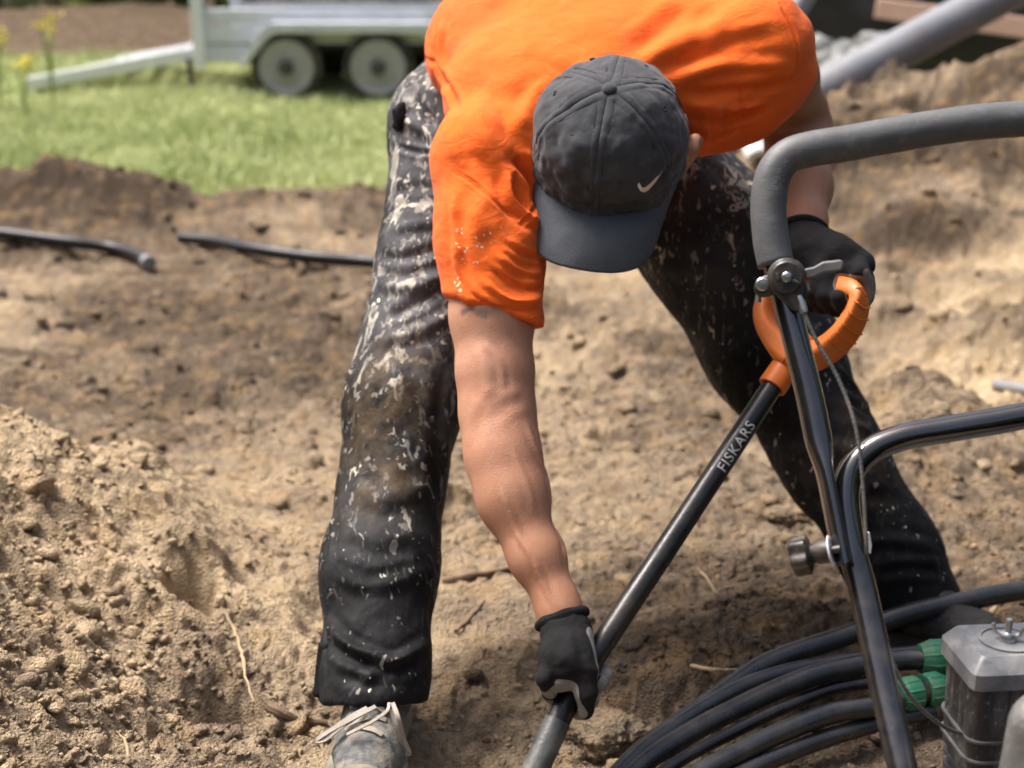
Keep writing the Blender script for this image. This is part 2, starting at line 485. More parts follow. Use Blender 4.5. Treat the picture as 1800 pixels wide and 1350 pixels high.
m = N('skin')
v = m.pos()
c = m.mix(m.noise(22, 4), (.46, .235, .145), (.53, .29, .195)); c = m.mix(m.rng(m.noise(40, 5, .65), .42, .72, 0, .45), c, (.43, .165, .10)); c = m.mix(m.rng(m.noise(170, 4), .62, .72, 0, .35), c, (.25, .11, .06))
c = m.mix(m.attr('tan'), c, (.31, .14, .075))
c = m.mix(m.attr('ink'), c, (.10, .085, .085))
m.P(Base_Color=c, Roughness=.58, Specular_IOR_Level=.3, Subsurface_Weight=.12, Subsurface_Scale=.006)
m.b.inputs['Subsurface Radius'].default_value = (1, .35, .2)
m.bump(m.math('ADD', m.math('ADD', m.math('MULTIPLY', m.noise(620, 3), .9), m.math('MULTIPLY', m.vor(480), .5)), m.math('MULTIPLY', m.noise(70, 4), .9)), .0008, .6)
M_SKIN = m.m

M_CAP = None
m = N('cap_fabric')
v = m.pos()
c = m.mix(m.rng(m.noise(12, 5), .3, .7), (.040, .042, .047), (.058, .061, .068)); c = m.mix(m.math('MULTIPLY', m.rng(m.noise(38, 5), .5, .75), .28), c, (.10, .103, .11))
m.P(Base_Color=c, Roughness=.85, Specular_IOR_Level=.2, Sheen_Weight=.15)
m.bump(m.math('ADD', m.math('MULTIPLY', m.noise(55, 4), .6), m.math('MULTIPLY', m.noise(1100, 2), .12)), .004, .6); M_CAP = m.m
M_BRIM = plain('brim_fabric', (.062, .07, .082), (.09, .098, .112), .82, scale=24, bump=.0008, bscale=500, spec=.2)
M_THREAD = plain('dark_thread', (.02, .02, .024), rough=.8)
M_CHROME = plain('polished_silver', (.85, .85, .78), rough=.35, metal=.4)

m = N('glove_knit')
c = m.mix(m.noise(30, 4), (.004, .004, .0045), (.009, .009, .010))
gcol = m.mix(m.noise(24, 4), (.15, .15, .14), (.25, .25, .235)); gcol = m.mix(m.math('MULTIPLY', m.rng(m.noise(40, 4), .5, .7), .5), gcol, (.22, .17, .11))
pl = m.rng(m.attr('palm'), .4, .6)
c = m.mix(pl, c, gcol)
m.P(Base_Color=c, Roughness=m.rng(pl, 0, 1, .88, .6), Specular_IOR_Level=.3)
m.bump(m.math('ADD', m.noise(850, 2), m.math('MULTIPLY', m.noise(90, 3), .9)), .0014, .8); M_GLOVE = m.m
M_CUFF = plain('knit_cuff', (.006, .006, .007), (.014, .014, .015), .95, bump=.0015, bscale=700, spec=.2)

M_TUBE = plain('black_lacquer_tube', (.007, .007, .008), (.011, .011, .012), .12, scale=40, spec=.8, Coat_Weight=1.0, Coat_Roughness=.05, dust=.05, dustc=(.19, .15, .11), dscale=26)
M_TUBE2 = plain('scuffed_black_tube', (.007, .007, .008), (.012, .012, .013), .16, scale=40, spec=.7, Coat_Weight=.7, Coat_Roughness=.08, dust=.30, dustc=(.16, .13, .10), dscale=26)
m = N('foam_grip')
v = m.pos(); c = m.mix(m.noise(22, 5), (.068, .071, .073), (.105, .109, .111)); c = m.mix(m.math('MULTIPLY', m.rng(m.noise(70, 5), .52, .75), .45), c, (.17, .17, .165))
m.P(Base_Color=c, Roughness=.52, Specular_IOR_Level=.45)
cr = m.math('MULTIPLY', m.rng(m.noise(70, 3, .6, m.vscale(v, 1.0, 1.0, 3.0), 1.6), .45, .55), m.attr('crease'))
m.bump(m.math('ADD', m.math('MULTIPLY', m.noise(260, 4), .10), cr), .0022, .5); M_FOAM = m.m
M_BLACKPL = plain('black_plastic', (.012, .012, .013), (.022, .022, .024), .38, dust=.3, dscale=40, bump=.0003)
M_GREYPL = plain('grey_plastic', (.075, .078, .082), (.11, .112, .115), .42, dust=.5, dustc=(.30, .28, .25), dscale=22, bump=.0003)
M_ENGINE = plain('dark_engine_plastic', (.016, .016, .018), (.030, .030, .032), .42, dust=.55, dustc=(.24, .225, .20), dscale=26, bump=.0004)
m = N('dusty_engine_plastic')
v = m.pos(); c = m.mix(m.noise(20, 4), (.014, .014, .016), (.028, .028, .030))
stk = m.rng(m.noise(48, 6, .7, m.vscale(v, 1.6, 1.6, .28), .5), .47, .68); stk = m.math('MULTIPLY', stk, m.rng(m.noise(14, 3), .35, .6))
c = m.mix(m.math('MULTIPLY', stk, .45), c, (.27, .255, .235)); c = m.mix(m.rng(m.noise(260, 3, .6, m.vscale(v, 1, 1, .5)), .62, .70, 0, .4), c, (.38, .37, .35))
m.P(Base_Color=c, Roughness=m.rng(stk, 0, 1, .34, .8), Specular_IOR_Level=.5); m.bump(m.noise(150, 4), .0004); M_ENGINE2 = m.m
M_CASTING = plain('dusty_casting', (.12, .12, .12), (.22, .22, .215), .5, metal=.5, dust=.8, dustc=(.33, .31, .28), dscale=26, bump=.001)
M_STEEL = plain('zinc_steel', (.55, .55, .54), (.42, .42, .42), .35, metal=1.0)
M_WHITEPL = plain('white_plastic', (.78, .79, .80), (.70, .71, .72), .4, spec=.5)
M_CABLE = plain('braided_cable', (.05, .05, .05), (.12, .118, .112), .45, scale=300, dust=.3)
M_HOSE = plain('black_pe_hose', (.012, .013, .015), (.022, .024, .028), .30, scale=20, spec=.6, dust=.16, dustc=(.20, .16, .11), dscale=22, bump=.0002, bscale=90)
M_HOSE3 = plain('matt_black_hose', (.006, .006, .008), (.010, .010, .012), .42, spec=.4)
M_HOSE2 = plain('glossy_black_hose', (.006, .006, .007), (.012, .012, .013), .2, scale=20, spec=.55, dust=.1)
M_GREEN = plain('green_fitting', (.012, .125, .062), (.02, .17, .085), .45, dust=.25)
M_ORANGEPL = plain('orange_plastic', (.56, .125, .014), (.66, .16, .022), .42, spec=.4, dust=.30, dustc=(.50, .26, .10), bump=.0004)
M_SHAFT = plain('black_shaft', (.008, .008, .009), (.015, .015, .016), .3, dust=.3, dustc=(.12, .10, .075), dscale=14, bump=.0002)
M_SHAFTLOW = plain('worn_socket', (.03, .033, .034), (.08, .085, .083), .36, dust=.75, dustc=(.24, .22, .18), dscale=14, bump=.0004)
M_BLADE = plain('spade_steel', (.10, .10, .10), (.20, .19, .17), .4, metal=.8, dust=.9)
M_PRINT = plain('white_print', (.40, .40, .39), rough=.6)
M_LOGO = plain('grey_print', (.34, .32, .31), (.25, .24, .23), rough=.7)
M_GALV = plain('galvanised_steel', (.50, .53, .57), (.62, .65, .69), .5, metal=.25, scale=5, spec=.5, dust=.08)
M_ALU = plain('pale_aluminium', (.66, .68, .72), (.74, .76, .80), .5, metal=.2, scale=8, dust=.05)
M_TYRE = plain('tyre_rubber', (.018, .018, .018), (.035, .034, .032), .85, dust=.4)
M_RIM = plain('wheel_rim', (.32, .32, .32), (.40, .40, .40), .55, metal=.1, dust=.2)
M_DARKMET = plain('dark_underframe', (.03, .03, .03), (.06, .06, .06), .7)
M_PIPEG = plain('grey_drain_pipe', (.15, .16, .18), (.21, .22, .245), .45, scale=6, dust=.3, dscale=8)
M_ROOT = plain('pale_root', (.42, .32, .20), (.30, .21, .12), .85, scale=80, bump=.001)
M_TWIG = plain('brown_twig', (.14, .095, .06), (.24, .165, .105), .9, scale=90, bump=.0015)
M_LEAF = plain('foliage', (.055, .10, .022), (.13, .19, .05), .7, scale=2, spec=.3)
M_LEAF2 = plain('light_foliage', (.18, .26, .05), (.28, .34, .09), .7, scale=2, spec=.3)
M_BARK = plain('bark', (.045, .035, .026), (.10, .08, .06), .95, scale=8, bump=.01, bscale=20)
M_YELLOW = plain('yellow_petals', (.75, .60, .03), (.80, .68, .08), .7)
M_TARP = plain('black_sheet', (.006, .006, .007), (.012, .012, .013), .55, scale=3, bump=.01, bscale=8)
M_PLANK = plain('salmon_board', (.60, .38, .28), (.68, .45, .34), .75, scale=5, bump=.002)
M_STONE = plain('grey_rubble', (.13, .135, .125), (.32, .325, .31), .85, scale=9, bump=.004)
m = N('grass_blade')
c = m.mix(m.attr('tint'), (.38, .44, .19), (.60, .63, .34)); m.P(Base_Color=c, Roughness=.65, Specular_IOR_Level=.25); M_GRASS = m.m
M_SHOE = plain('shoe_mesh_grey', (.05, .053, .055), (.15, .155, .15), .85, scale=140, dust=.8, dustc=(.36, .31, .23), dscale=34, bump=.0016, bscale=420)
M_SHOECAP = plain('shoe_pale_toe', (.18, .17, .135), (.26, .24, .19), .75, scale=40, dust=.7, bump=.0008)
M_SOLE = plain('shoe_sole', (.30, .28, .23), (.40, .37, .30), .8, dust=.9)
M_LACE = plain('shoe_lace', (.28, .25, .20), (.40, .365, .32), .85, scale=60, dust=.3, bump=.0006, bscale=900)
M_DKSHOE = plain('dark_shoe', (.010, .010, .010), (.020, .019, .018), .7, scale=40, dust=.12, bump=.001)
M_HAIR = plain('short_hair', (.05, .034, .022), (.09, .06, .038), .7, bump=.002, bscale=600)

# ------------------------------------------------------------------ ground
FOOT_R, FOOT_L = np.array([-.185, 1.68]), np.array([.63, 2.06])

def gauss(x, y, cx, cy, sx, sy, rot=0.0):
    c, s = math.cos(rot), math.sin(rot); u = (x - cx) * c + (y - cy) * s; v = -(x - cx) * s + (y - cy) * c
    return np.exp(-((u / sx) ** 2 + (v / sy) ** 2))

def grass_mask(x, y):
    edge = 6.05 + .22 * vnoise(x * 1.3, x * 0 + 3.3, s=5) + .12 * vnoise(x * 5, x * 0, s=9) + 1.6 * sstep(.2, 1.4, x)
    far = gauss(x, y, -4.6, 16.4, 3.3, 3.2)
    return sstep(edge - .08, edge + .15, y) * (1 - sstep(.25, .4, far)) * (1 - sstep(26, 30, y))

def ground(x, y, fine=True):
    x = np.asarray(x, float); y = np.asarray(y, float)
    wx = x + .06 * vnoise(x * 3, y * 3, s=1); wy = y + .06 * vnoise(x * 3 + 9, y * 3, s=2)
    z = .36 * gauss(wx, wy, -1.00, 2.0, .40, .54)                                    # crumbly heap, left
    z = z + .10 * gauss(wx, wy, -.72, 1.45, .30, .25) + .05 * gauss(wx, wy, -.62, 2.25, .3, .3)
    ridge = .13 * sstep(.3, -.9, x) + .13 * sstep(-1.2, -1.9, x) + .05 * np.abs(vnoise(x * 3.1, x * 0 + 2, s=7)) + .05 * np.maximum(0, vnoise(x * 7, y * 7, s=8))
    z = z + (ridge + .03 * vnoise(x * 2.5, y * 2.5, s=3)) * np.exp(-((y - 5.6 - .1 * vnoise(x, x * 0, s=4)) / .28) ** 2)
    z = z + 1.00 * gauss(wx, wy, 2.9, 5.3, 1.75, .70) + .04 * sstep(.5, 1.4, x) * sstep(2.6, 4.6, y) * (1 - sstep(5.2, 6.5, y))                                # spoil heap, right
    z = z + .15 * gauss(wx, wy, .88, 2.92, .20, .24) + .08 * gauss(wx, wy, 1.35, 3.5, .3, .16, .4)
    z = z - .10 * gauss(wx, wy, 1.12, 3.05, .12, .34, .5)
    z = z - .05 * gauss(wx, wy, .12, 1.80, .22, .14)
    z = z + .05 * gauss(wx, wy, .30, 2.02, .20, .10, .5) + .03 * gauss(wx, wy, .02, 1.93, .09, .06)
    z = z + .52 * gauss(x, y, -4.6, 16.4, 3.3, 3.2)
    if not fine: return z
    near = 1 - sstep(6.0, 6.6, y)
    calm = 1 - .72 * gauss(x, y, -.02, 2.12, .22, .20) - .6 * gauss(x, y, -.42, 2.45, .25, .14)
    rough = .75 + .9 * gauss(x, y, -.85, 1.9, .45, .6) + .5 * gauss(x, y, .3, 1.95, .35, .2) + 1.6 * gauss(x, y, 2.0, 5.1, 2, .7)
    patch = sstep(-.25, .35, fbm(x * 1.5, y * 1.9, s=57, o=2) + .5 * gauss(x, y, -.85, 1.9, .5, .6) + .5 * gauss(x, y, .33, 1.95, .3, .2) - .35 * gauss(x, y, -.25, 2.3, .5, .35))
    a = calm * rough * (1 + .55 * sstep(2.3, 2.9, y)) * (.30 + .80 * patch)
    z = z + near * a * .030 * fbm(x * 3.3, y * 3.3, s=11, o=3)
    rut = sstep(.45, .8, x) * sstep(2.7, 3.1, y) * (1 - sstep(4.5, 4.9, y)); z = z + rut * (.042 * np.sin(y * 19 + x * 2.2 + 2.4 * vnoise(x * 1.6, y * 2.2, s=43)) + .035 * np.abs(fbm(x * 4, y * 7, s=44, o=4)))
    d1, r1 = cell(x * 7 + .9 * vnoise(x * 9, y * 9, s=61), y * 7 + .9 * vnoise(x * 9, y * 9, s=62), 21)
    z = z + near * a * .034 * (np.maximum(0, .62 - d1) * (r1 - .25))
    d2, r2 = cell(x * 19 + .7 * vnoise(x * 26, y * 26, s=63), y * 19 + .7 * vnoise(x * 26, y * 26, s=64), 22)
    z = z + near * a * .024 * (np.maximum(0, .6 - d2) * (r2 - .1))
    d3, r3 = cell(x * 52 + .6 * vnoise(x * 70, y * 70, s=65), y * 52, 23)
    z = z + near * a * .0095 * (np.maximum(0, .62 - d3) * r3)
    z = z + near * (.35 + .65 * calm) * (.0075 * fbm(x * 34, y * 34, s=31, o=3) + .0045 * (1 - 2 * np.abs(fbm(x * 62, y * 62, s=33, o=2))))
    z = z - near * .030 * sstep(.35, .75, vnoise(x * 4.3, y * 4.3, s=40)) * calm              # hollows
    # hand-placed hollows of the crumbling heap
    z = z - .10 * np.exp(-((((x + .478) / .034) ** 2 + ((y - 2.035) / .055) ** 2) ** 1.6)) - .07 * np.exp(-((((x + .385) / .05) ** 2 + ((y - 1.795) / .030) ** 2) ** 1.6)) - .04 * gauss(x, y, -.42, 2.14, .02, .03)
    z = z + .045 * gauss(x, y, *G(250, 850, .13)[:2], .07, .05) + .045 * gauss(x, y, *G(350, 1030, .06)[:2], .055, .04)
    # drag ridges on the trodden sand between the legs
    z = z + near * .006 * (1 - calm) * np.sin((x * 1.0 + y * 1.6 + .05 * vnoise(x * 9, y * 9, s=50)) * 95) * sstep(-.2, .5, vnoise(x * 6, y * 6, s=51))
    z = z + (1 - near) * .05 * fbm(x * .8, y * .8, s=70, o=3)
    for fx, fy in (FOOT_R, FOOT_L):                                                             # trodden flat under the shoes
        w = np.exp(-(((x - fx) / .10) ** 2 + ((y - fy) / .17) ** 2) ** 2); z = z * (1 - w) + w * .0
    w = np.exp(-(((x - .60) / .34) ** 2 + ((y - 1.22) / .28) ** 2) ** 2); z = z * (1 - w) + w * 0.0  # under the machine
    return z

def gz(x, y): return float(ground(np.array([x]), np.array([y]))[0])

ys = [-2.0 + .1 * i for i in range(31)]
y = ys[-1]
while y < 120:
    y += .012 if y < 1.45 else (.0052 if y < 2.9 else .0052 * (1 + (y - 2.9) * 1.15)) if y < 9 else y * .02
    ys.append(y)
ys = np.array(ys); nc = 560
t = np.linspace(-1, 1, nc); t = np.sign(t) * (.72 * np.abs(t) + .28 * np.abs(t) ** 3)
half = .42 * np.maximum(ys, 1.0) + .55 + 1.3 * sstep(3, 7, ys) + .9 * np.maximum(0, ys - 12)
X = t[None, :] * half[:, None]; Y = np.repeat(ys[:, None], nc, 1)
Z = ground(X, Y)
# push the sheet sideways a little so clods overhang
gy, gx = np.gradient(Z); wob = (1 - sstep(4, 6, Y)) * .004
Xd = X + wob * fbm(X * 60, Y * 60, s=81, o=2); Yd = Y + wob * fbm(X * 60 + 7, Y * 60, s=82, o=2) - (1 - sstep(4, 6, Y)) * .006 * fbm(X * 22, Y * 22, s=83, o=2)
nr = len(ys); idx = np.arange(nr * nc).reshape(nr, nc)
F = np.stack([idx[:-1, :-1], idx[:-1, 1:], idx[1:, 1:], idx[1:, :-1]], -1).reshape(-1, 4)
gm = grass_mask(X, Y)
def soil_tone(X, Y):
    tn = .50 + .32 * fbm(X * 1.9, Y * 1.9, s=91, o=4)
    tn += .42 * gauss(X, Y, -.9, 1.7, .48, .65) + .20 * gauss(X, Y, .0, 2.12, .28, .22) + .16 * gauss(X, Y, 1.0, 3.2, .7, .9)
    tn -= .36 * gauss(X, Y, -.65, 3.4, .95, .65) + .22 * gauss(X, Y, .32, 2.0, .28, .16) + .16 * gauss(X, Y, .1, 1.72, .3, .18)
    tn -= .30 * np.exp(-((Y - 5.5) / .5) ** 2) * sstep(.6, -.2, X) + .34 * sstep(4.2, 4.9, Y) * sstep(.6, 1.1, X) + .20 * np.sin(Y * 19 + X * 2.2 + 2.4 * vnoise(X * 1.6, Y * 2.2, s=43)) * sstep(.45, .8, X) * sstep(2.7, 3.1, Y) + .15 * gauss(X, Y, 1.12, 3.05, .2, .3)
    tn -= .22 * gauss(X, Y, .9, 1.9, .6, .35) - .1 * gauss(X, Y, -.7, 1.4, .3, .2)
    return np.where(Y > 9, .12 + .1 * vnoise(X, Y, s=95), tn)
tone = soil_tone(X, Y)
g = obj('ground', np.stack([Xd, Yd, Z], -1).reshape(-1, 3), F, M_SOIL, attrs={'tone': tone.ravel(), 'grassy': gm.ravel()})
g['kind'] = 'structure'

# loose clods: uncountable crumbs, one mesh
def ico(sub):
    import bmesh
    bm = bmesh.new(); bmesh.ops.create_icosphere(bm, subdivisions=sub, radius=1.0)
    V = np.array([v.co[:] for v in bm.verts]); bm.verts.index_update(); Fa = np.array([[v.index for v in f.verts] for f in bm.faces]); bm.free(); return V, Fa
ICO1, ICO2 = ico(1), ico(2)
def lumps(n, pick, size, base, seed, squash=.75):
    V0, F0 = base; out, fo, tn = [], [], []
    r = np.random.default_rng(seed); pts = pick(n, r); s = size(len(pts), r)
    zz = ground(pts[:, 0], pts[:, 1]); tt = soil_tone(pts[:, 0], pts[:, 1])
    for i in range(len(pts)):
        q = V0 + r.uniform(-3, 3, 3); d = 1 + .55 * fbm(q[:, 0] * 1.3 + i * 7.1, q[:, 1] * 1.3, q[:, 2] * 1.3, s=seed, o=2)
        A = np.linalg.qr(r.normal(size=(3, 3)))[0]; v = (V0 * d[:, None] * r.uniform(.6, 1.2, 3)) @ A.T * s[i]; v[:, 2] *= squash
        out.append(v + (pts[i, 0], pts[i, 1], zz[i] + s[i] * .05)); fo.append(F0 + i * len(V0)); tn.append(np.full(len(V0), tt[i] + .10 + r.normal(0, .10)))
    return np.vstack(out), np.vstack(fo), np.concatenate(tn)
def pick_near(n, r):
    y = 1.35 + 2.2 * r.random(n * 3) ** 1.5; x = r.uniform(-1, 1, n * 3) * (.40 * y + .12)
    dens = .22 + .9 * gauss(x, y, -.75, 1.75, .40, .5) + .9 * gauss(x, y, .33, 1.95, .34, .16) + .5 * gauss(x, y, .9, 2.8, .4, .4) + .4 * gauss(x, y, -.6, 3.0, .5, .4) - .3 * gauss(x, y, -.02, 2.12, .2, .17)
    k = r.random(n * 3) < dens * (.25 + .9 * sstep(-.25, .35, fbm(x * 1.5, y * 1.9, s=57, o=2) + .5 * gauss(x, y, -.85, 1.9, .5, .6) + .5 * gauss(x, y, .33, 1.95, .3, .2)))
    for fx, fy in (FOOT_R, FOOT_L): k &= (((x - fx) / .075) ** 2 + ((y - fy) / .17) ** 2) > 1
    k &= ~((np.abs(x - .6) < .3) & (np.abs(y - 1.2) < .24))
    return np.stack([x[k], y[k]], 1)[:n]
def pick_far(n, r):
    y = r.uniform(2.8, 6.1, n * 2); x = r.uniform(-1, 1, n * 2) * (.42 * y + .3); return np.stack([x, y], 1)[:n]
A_ = lumps(9000, pick_near, lambda n, r: .0025 + .0055 * r.random(n) ** 2.2, ICO1, 1)
B_ = lumps(650, pick_near, lambda n, r: .007 + .016 * r.random(n) ** 3, ICO2, 2)
C_ = lumps(900, pick_far, lambda n, r: .008 + .022 * r.random(n) ** 3, ICO2, 3)
V = np.vstack([A_[0], B_[0], C_[0]]); F = np.vstack([A_[1], B_[1] + len(A_[0]), C_[1] + len(A_[0]) + len(B_[0])])
o = obj('soil_crumbs', V, F, M_SOIL, attrs={'tone': np.concatenate([A_[2], B_[2], C_[2]]), 'grassy': np.zeros(len(V))})
tag(o, 'loose crumbs and small clods of sandy soil lying all over the dug ground', 'soil', kind='stuff')

# larger clods one can point at
CL = [((1060, 1290), .045, 'big brown clod below the gloved hand holding the shaft'), 
      ((1385, 905), .030, 'brown clod on the sand between the spade shaft and the far trouser leg')]
for (px, py), s_, lab in CL:
    p = G(px, py, .05); zz = gz(p[0], p[1]); p = G(px, py, zz + s_ * .12)
    V0, F0 = ico(5); q = V0 * 1.0
    d = 1 + .30 * fbm(q[:, 0] * 1.4 + px, q[:, 1] * 1.4, q[:, 2] * 1.4, s=5, o=4) + .22 * np.abs(fbm(q[:, 0] * 6 + px, q[:, 1] * 6, q[:, 2] * 6, s=6, o=3))
    v = V0 * d[:, None] * s_ * np.array([1.15, .9, .55])
    tt = float(soil_tone(np.array([p[0]]), np.array([p[1]]))[0])
    o = obj('soil_clod', v + p, F0, M_SOIL, attrs={'tone': np.full(len(v), tt + .12), 'grassy': np.zeros(len(v))}); tag(o, lab, 'clod', 'big clods of soil')

# roots and twigs on the ground: (pixels, radius, material, name, label)
TW = [([(395, 1075), (412, 1110), (425, 1150), (432, 1190), (446, 1235)], .0028, M_ROOT, 'root', 'thin pale root snaking down the side of the left soil heap', .06),
      ([(470, 1238), (500, 1255), (540, 1268), (575, 1272)], .0065, M_TWIG, 'twig', 'short broken twig lying beside the laced shoe', .012),
      ([(778, 1022), (820, 1012), (860, 1006), (905, 996)], .0055, M_TWIG, 'twig', 'dark twig lying between the trouser leg and the bare forearm', .008),
      ([(800, 1110), (825, 1085), (850, 1055)], .0035, M_TWIG, 'twig', 'thin grey twig on the smooth sand left of the wrist', .004),
      ([(225, 1330), (218, 1300), (205, 1285)], .002, M_ROOT, 'root', 'tiny curled pale root at the bottom left of the photo', .05),
      ([(1065, 1205), (1090, 1215), (1130, 1230)], .002, M_ROOT, 'root', 'thin straight root in the dark soil right of the gloved fingers', .01),
      ([(1215, 1170), (1260, 1178), (1310, 1175)], .0028, M_ROOT, 'root', 'pale root lying in the soil just above the black hoses', .012),
      ([(1225, 1000), (1245, 1020), (1262, 1045)], .003, M_ROOT, 'root', 'short pale root right of the spade shaft', .012),
      ([(395, 1010), (420, 1028), (445, 1040)], .003, M_TWIG, 'twig', 'small dark stick in the soil beside the hollow of the heap', .02),
      ([(1740, 1080), (1755, 1060), (1770, 1045)], .004, M_ROOT, 'root', 'short thick root beyond the rearmost hose at the right', .01)]
for pix, r_, mt, nm, lab, up in TW:
    L = []
    for px, py in pix:
        z_ = 0.0
        for _ in range(5): q = G(px, py, z_); z_ = gz(q[0], q[1]) + r_ * .7
        L.append(G(px, py, z_))
    C = spline(L, .006); C += .0015 * np.stack([vnoise(C[:, 0] * 90, C[:, 1] * 90, s=k) for k in (1, 2, 3)], 1)
    o = MB().tube(C, r_ * (1 + .2 * vnoise(C[:, 0] * 60, C[:, 1] * 60, s=8)) * np.linspace(1.1, .6, len(C)), 8).build(nm, mt); tag(o, lab, nm)

# ------------------------------------------------------------------ grass
def blades(n, pick, hmin, hmax, wid, seed):
    r = np.random.default_rng(seed); p = pick(n, r); n = len(p); z = ground(p[:, 0], p[:, 1], True)
    h = r.uniform(hmin, hmax, n) * (.7 + .5 * vnoise(p[:, 0] * 2, p[:, 1] * 2, s=4)); a = r.uniform(0, 6.283, n); lean = r.uniform(.1, .7, n) * h; la = r.uniform(0, 6.283, n)
    b = np.stack([p[:, 0], p[:, 1], z - .01], 1); s = np.stack([np.cos(a), np.sin(a), 0 * a], 1) * wid / 2
    l = np.stack([np.cos(la) * lean, np.sin(la) * lean, h], 1)
    mid = b + l * np.array([.35, .35, .55]); V = np.stack([b - s, b + s, mid + s * .8, mid - s * .8, b + l], 1).reshape(-1, 3)
    k = np.arange(n)[:, None] * 5; Fq = np.hstack([k, k + 1, k + 2, k + 3]); Ft = np.hstack([k + 3, k + 2, k + 4, k + 4])
    tint = np.repeat(np.clip(.45 + .35 * vnoise(p[:, 0] * 1.1, p[:, 1] * 1.1, s=6) + .25 * vnoise(p[:, 0] * 5, p[:, 1] * 5, s=7) + r.normal(0, .18, n), 0, 1), 5)
    return V, Fq, Ft[:, :3], tint
def pick_grass(n, r):
    y = 5.8 + 10 * r.random(n) ** 1.25; x = r.uniform(-1, .55, n) * (.40 * y + .8); k = grass_mask(x, y) > .45; return np.stack([x[k], y[k]], 1)
V, Fq, Ft, tint = blades(110000, pick_grass, .035, .105, .011, 11)
F4 = np.hstack([Ft, Ft[:, :1]])
me = bpy.data.meshes.new('grass'); nq, nt = len(Fq), len(Ft)
me.vertices.add(len(V)); me.vertices.foreach_set('co', V.astype(np.float32).ravel())
li = np.concatenate([Fq.ravel(), Ft.ravel()]).astype(np.int32); me.loops.add(len(li)); me.loops.foreach_set('vertex_index', li)
me.polygons.add(nq + nt); me.polygons.foreach_set('loop_start', np.concatenate([np.arange(nq) * 4, nq * 4 + np.arange(nt) * 3]).astype(np.int32))
me.update(calc_edges=True); at_ = me.attributes.new('tint', 'FLOAT', 'POINT'); at_.data.foreach_set('value', tint.astype(np.float32))
o = link('grass', me, M_GRASS); tag(o, 'bright green meadow grass behind the dug soil', 'grass', kind='stuff')

# ------------------------------------------------------------------ trailer
TY = 11.35; TX0 = (352 - 900) / FPX * 11.25
def tx(px): return (px - 900) / FPX * 11.2
def tz(py): return float(P(900, py, 11.2)[2])
tr = empty('flatbed_trailer', (tx(560), TY + .8, 0), 'galvanised tandem-axle flatbed trailer with its ramp let down on the grass', 'trailer')
gtr = gz(tx(560), TY)
xa, xb = tx(352), .75; zt, zb = tz(12), tz(112); W_ = 1.55
mb = MB(); mb.box((xa, TY + .02, zt - .30), (xb, TY + W_ - .02, zt - .26)); mb.build('deck', M_DARKMET, tr)
for yy in (TY, TY + W_):
    for k, (z0, z1, off) in enumerate(((tz(40), tz(14), .0), (tz(74), tz(43), .012), (tz(108), tz(77), .0))):
        b = MB().box((xa + .04, yy - .018 - off, z0), (xb if k < 2 else tx(440), yy + .018, z1)).build('side_rail', M_GALV, tr); bevel(b, .006)
for k in range(6):
    MB().box((tx(370) + k * .40, TY - .034, tz(74)), (tx(370) + k * .40 + .035, TY - .0305, tz(16))).build('stiffener', M_GALV, tr)
for yy in (TY - .03, TY + W_ + .03):
    b = MB().box((xa - .02, yy - .035, zb - .02), (xa + .06, yy + .035, .95)).build('corner_post', M_ALU, tr); bevel(b, .008)
# mudguard: folded band over both wheels
pg = [(tx(432), tz(112)), (tx(470), tz(50)), (tx(488), tz(36)), (tx(760), tz(36)), (tx(772), tz(50)), (tx(800), tz(112))]
inn = [(tx(800) - .05, tz(112)), (tx(758), tz(62)), (tx(745), tz(54)), (tx(500), tz(54)), (tx(485), tz(62)), (tx(432) + .05, tz(112))]
mb = MB(); mb.prism(pg + inn, 1, TY - .26, TY - .02); b = mb.build('mudguard', M_GALV, tr, False); bevel(b, .006)
mb = MB(); mb.prism([(x_, z_) for x_, z_ in pg + inn], 1, TY + W_ + .02, TY + W_ + .26); mb.build('mudguard', M_GALV, tr, False)
zw = tz(165) + .285
for yy, sgn in ((TY - .14, -1), (TY + W_ + .14, 1)):
    for wx in (tx(513), tx(671)):
        R0 = .265; c0 = np.array([wx, yy, gtr + R0 - .03])
        prof = [(R0 * .74, -.075), (R0 * .88, -.088), (R0 * .97, -.07), (R0, -.03), (R0, .03), (R0 * .97, .07), (R0 * .88, .088), (R0 * .74, .05)]
        ty = MB().lathe(prof, c0, (0, sgn, 0), 40).build('wheel', M_TYRE, tr)
        rp = [(R0 * .76, .055), (R0 * .76, .082), (R0 * .70, .088), (R0 * .62, .062), (R0 * .56, .053), (R0 * .47, .053), (R0 * .42, .070), (R0 * .34, .072), (R0 * .30, .056), (R0 * .2, .056)]
        rim = MB().lathe(rp, c0, (0, sgn, 0), 36).build('rim', M_RIM, ty)
        hub = MB().lathe([(R0 * .2, .06), (R0 * .2, .10), (R0 * .16, .115), (0.0, .118)], c0, (0, sgn, 0), 24).build('hub', M_DARKMET, ty)
for wx in (tx(513), tx(671)):
    MB().tube([(wx, TY - .1, gtr + .26), (wx, TY + W_ + .1, gtr + .26)], .03, 10).build('axle', M_DARKMET, tr)
MB().box((tx(470), TY + .25, gtr + .30), (xb, TY + .33, tz(60))).build('underframe_beam', M_DARKMET, tr)
MB().box((tx(470), TY + W_ - .33, gtr + .30), (xb, TY + W_ - .25, tz(60))).build('underframe_beam', M_DARKMET, tr)
# drawbar behind the worker
MB().tube([(xb, TY + .3, gtr + .42), (xb + 1.1, TY + W_ / 2, gtr + .42)], .04, 8).build('drawbar', M_GALV, tr)
MB().tube([(xb, TY + W_ - .3, gtr + .42), (xb + 1.1, TY + W_ / 2, gtr + .42)], .04, 8).build('drawbar', M_GALV, tr)
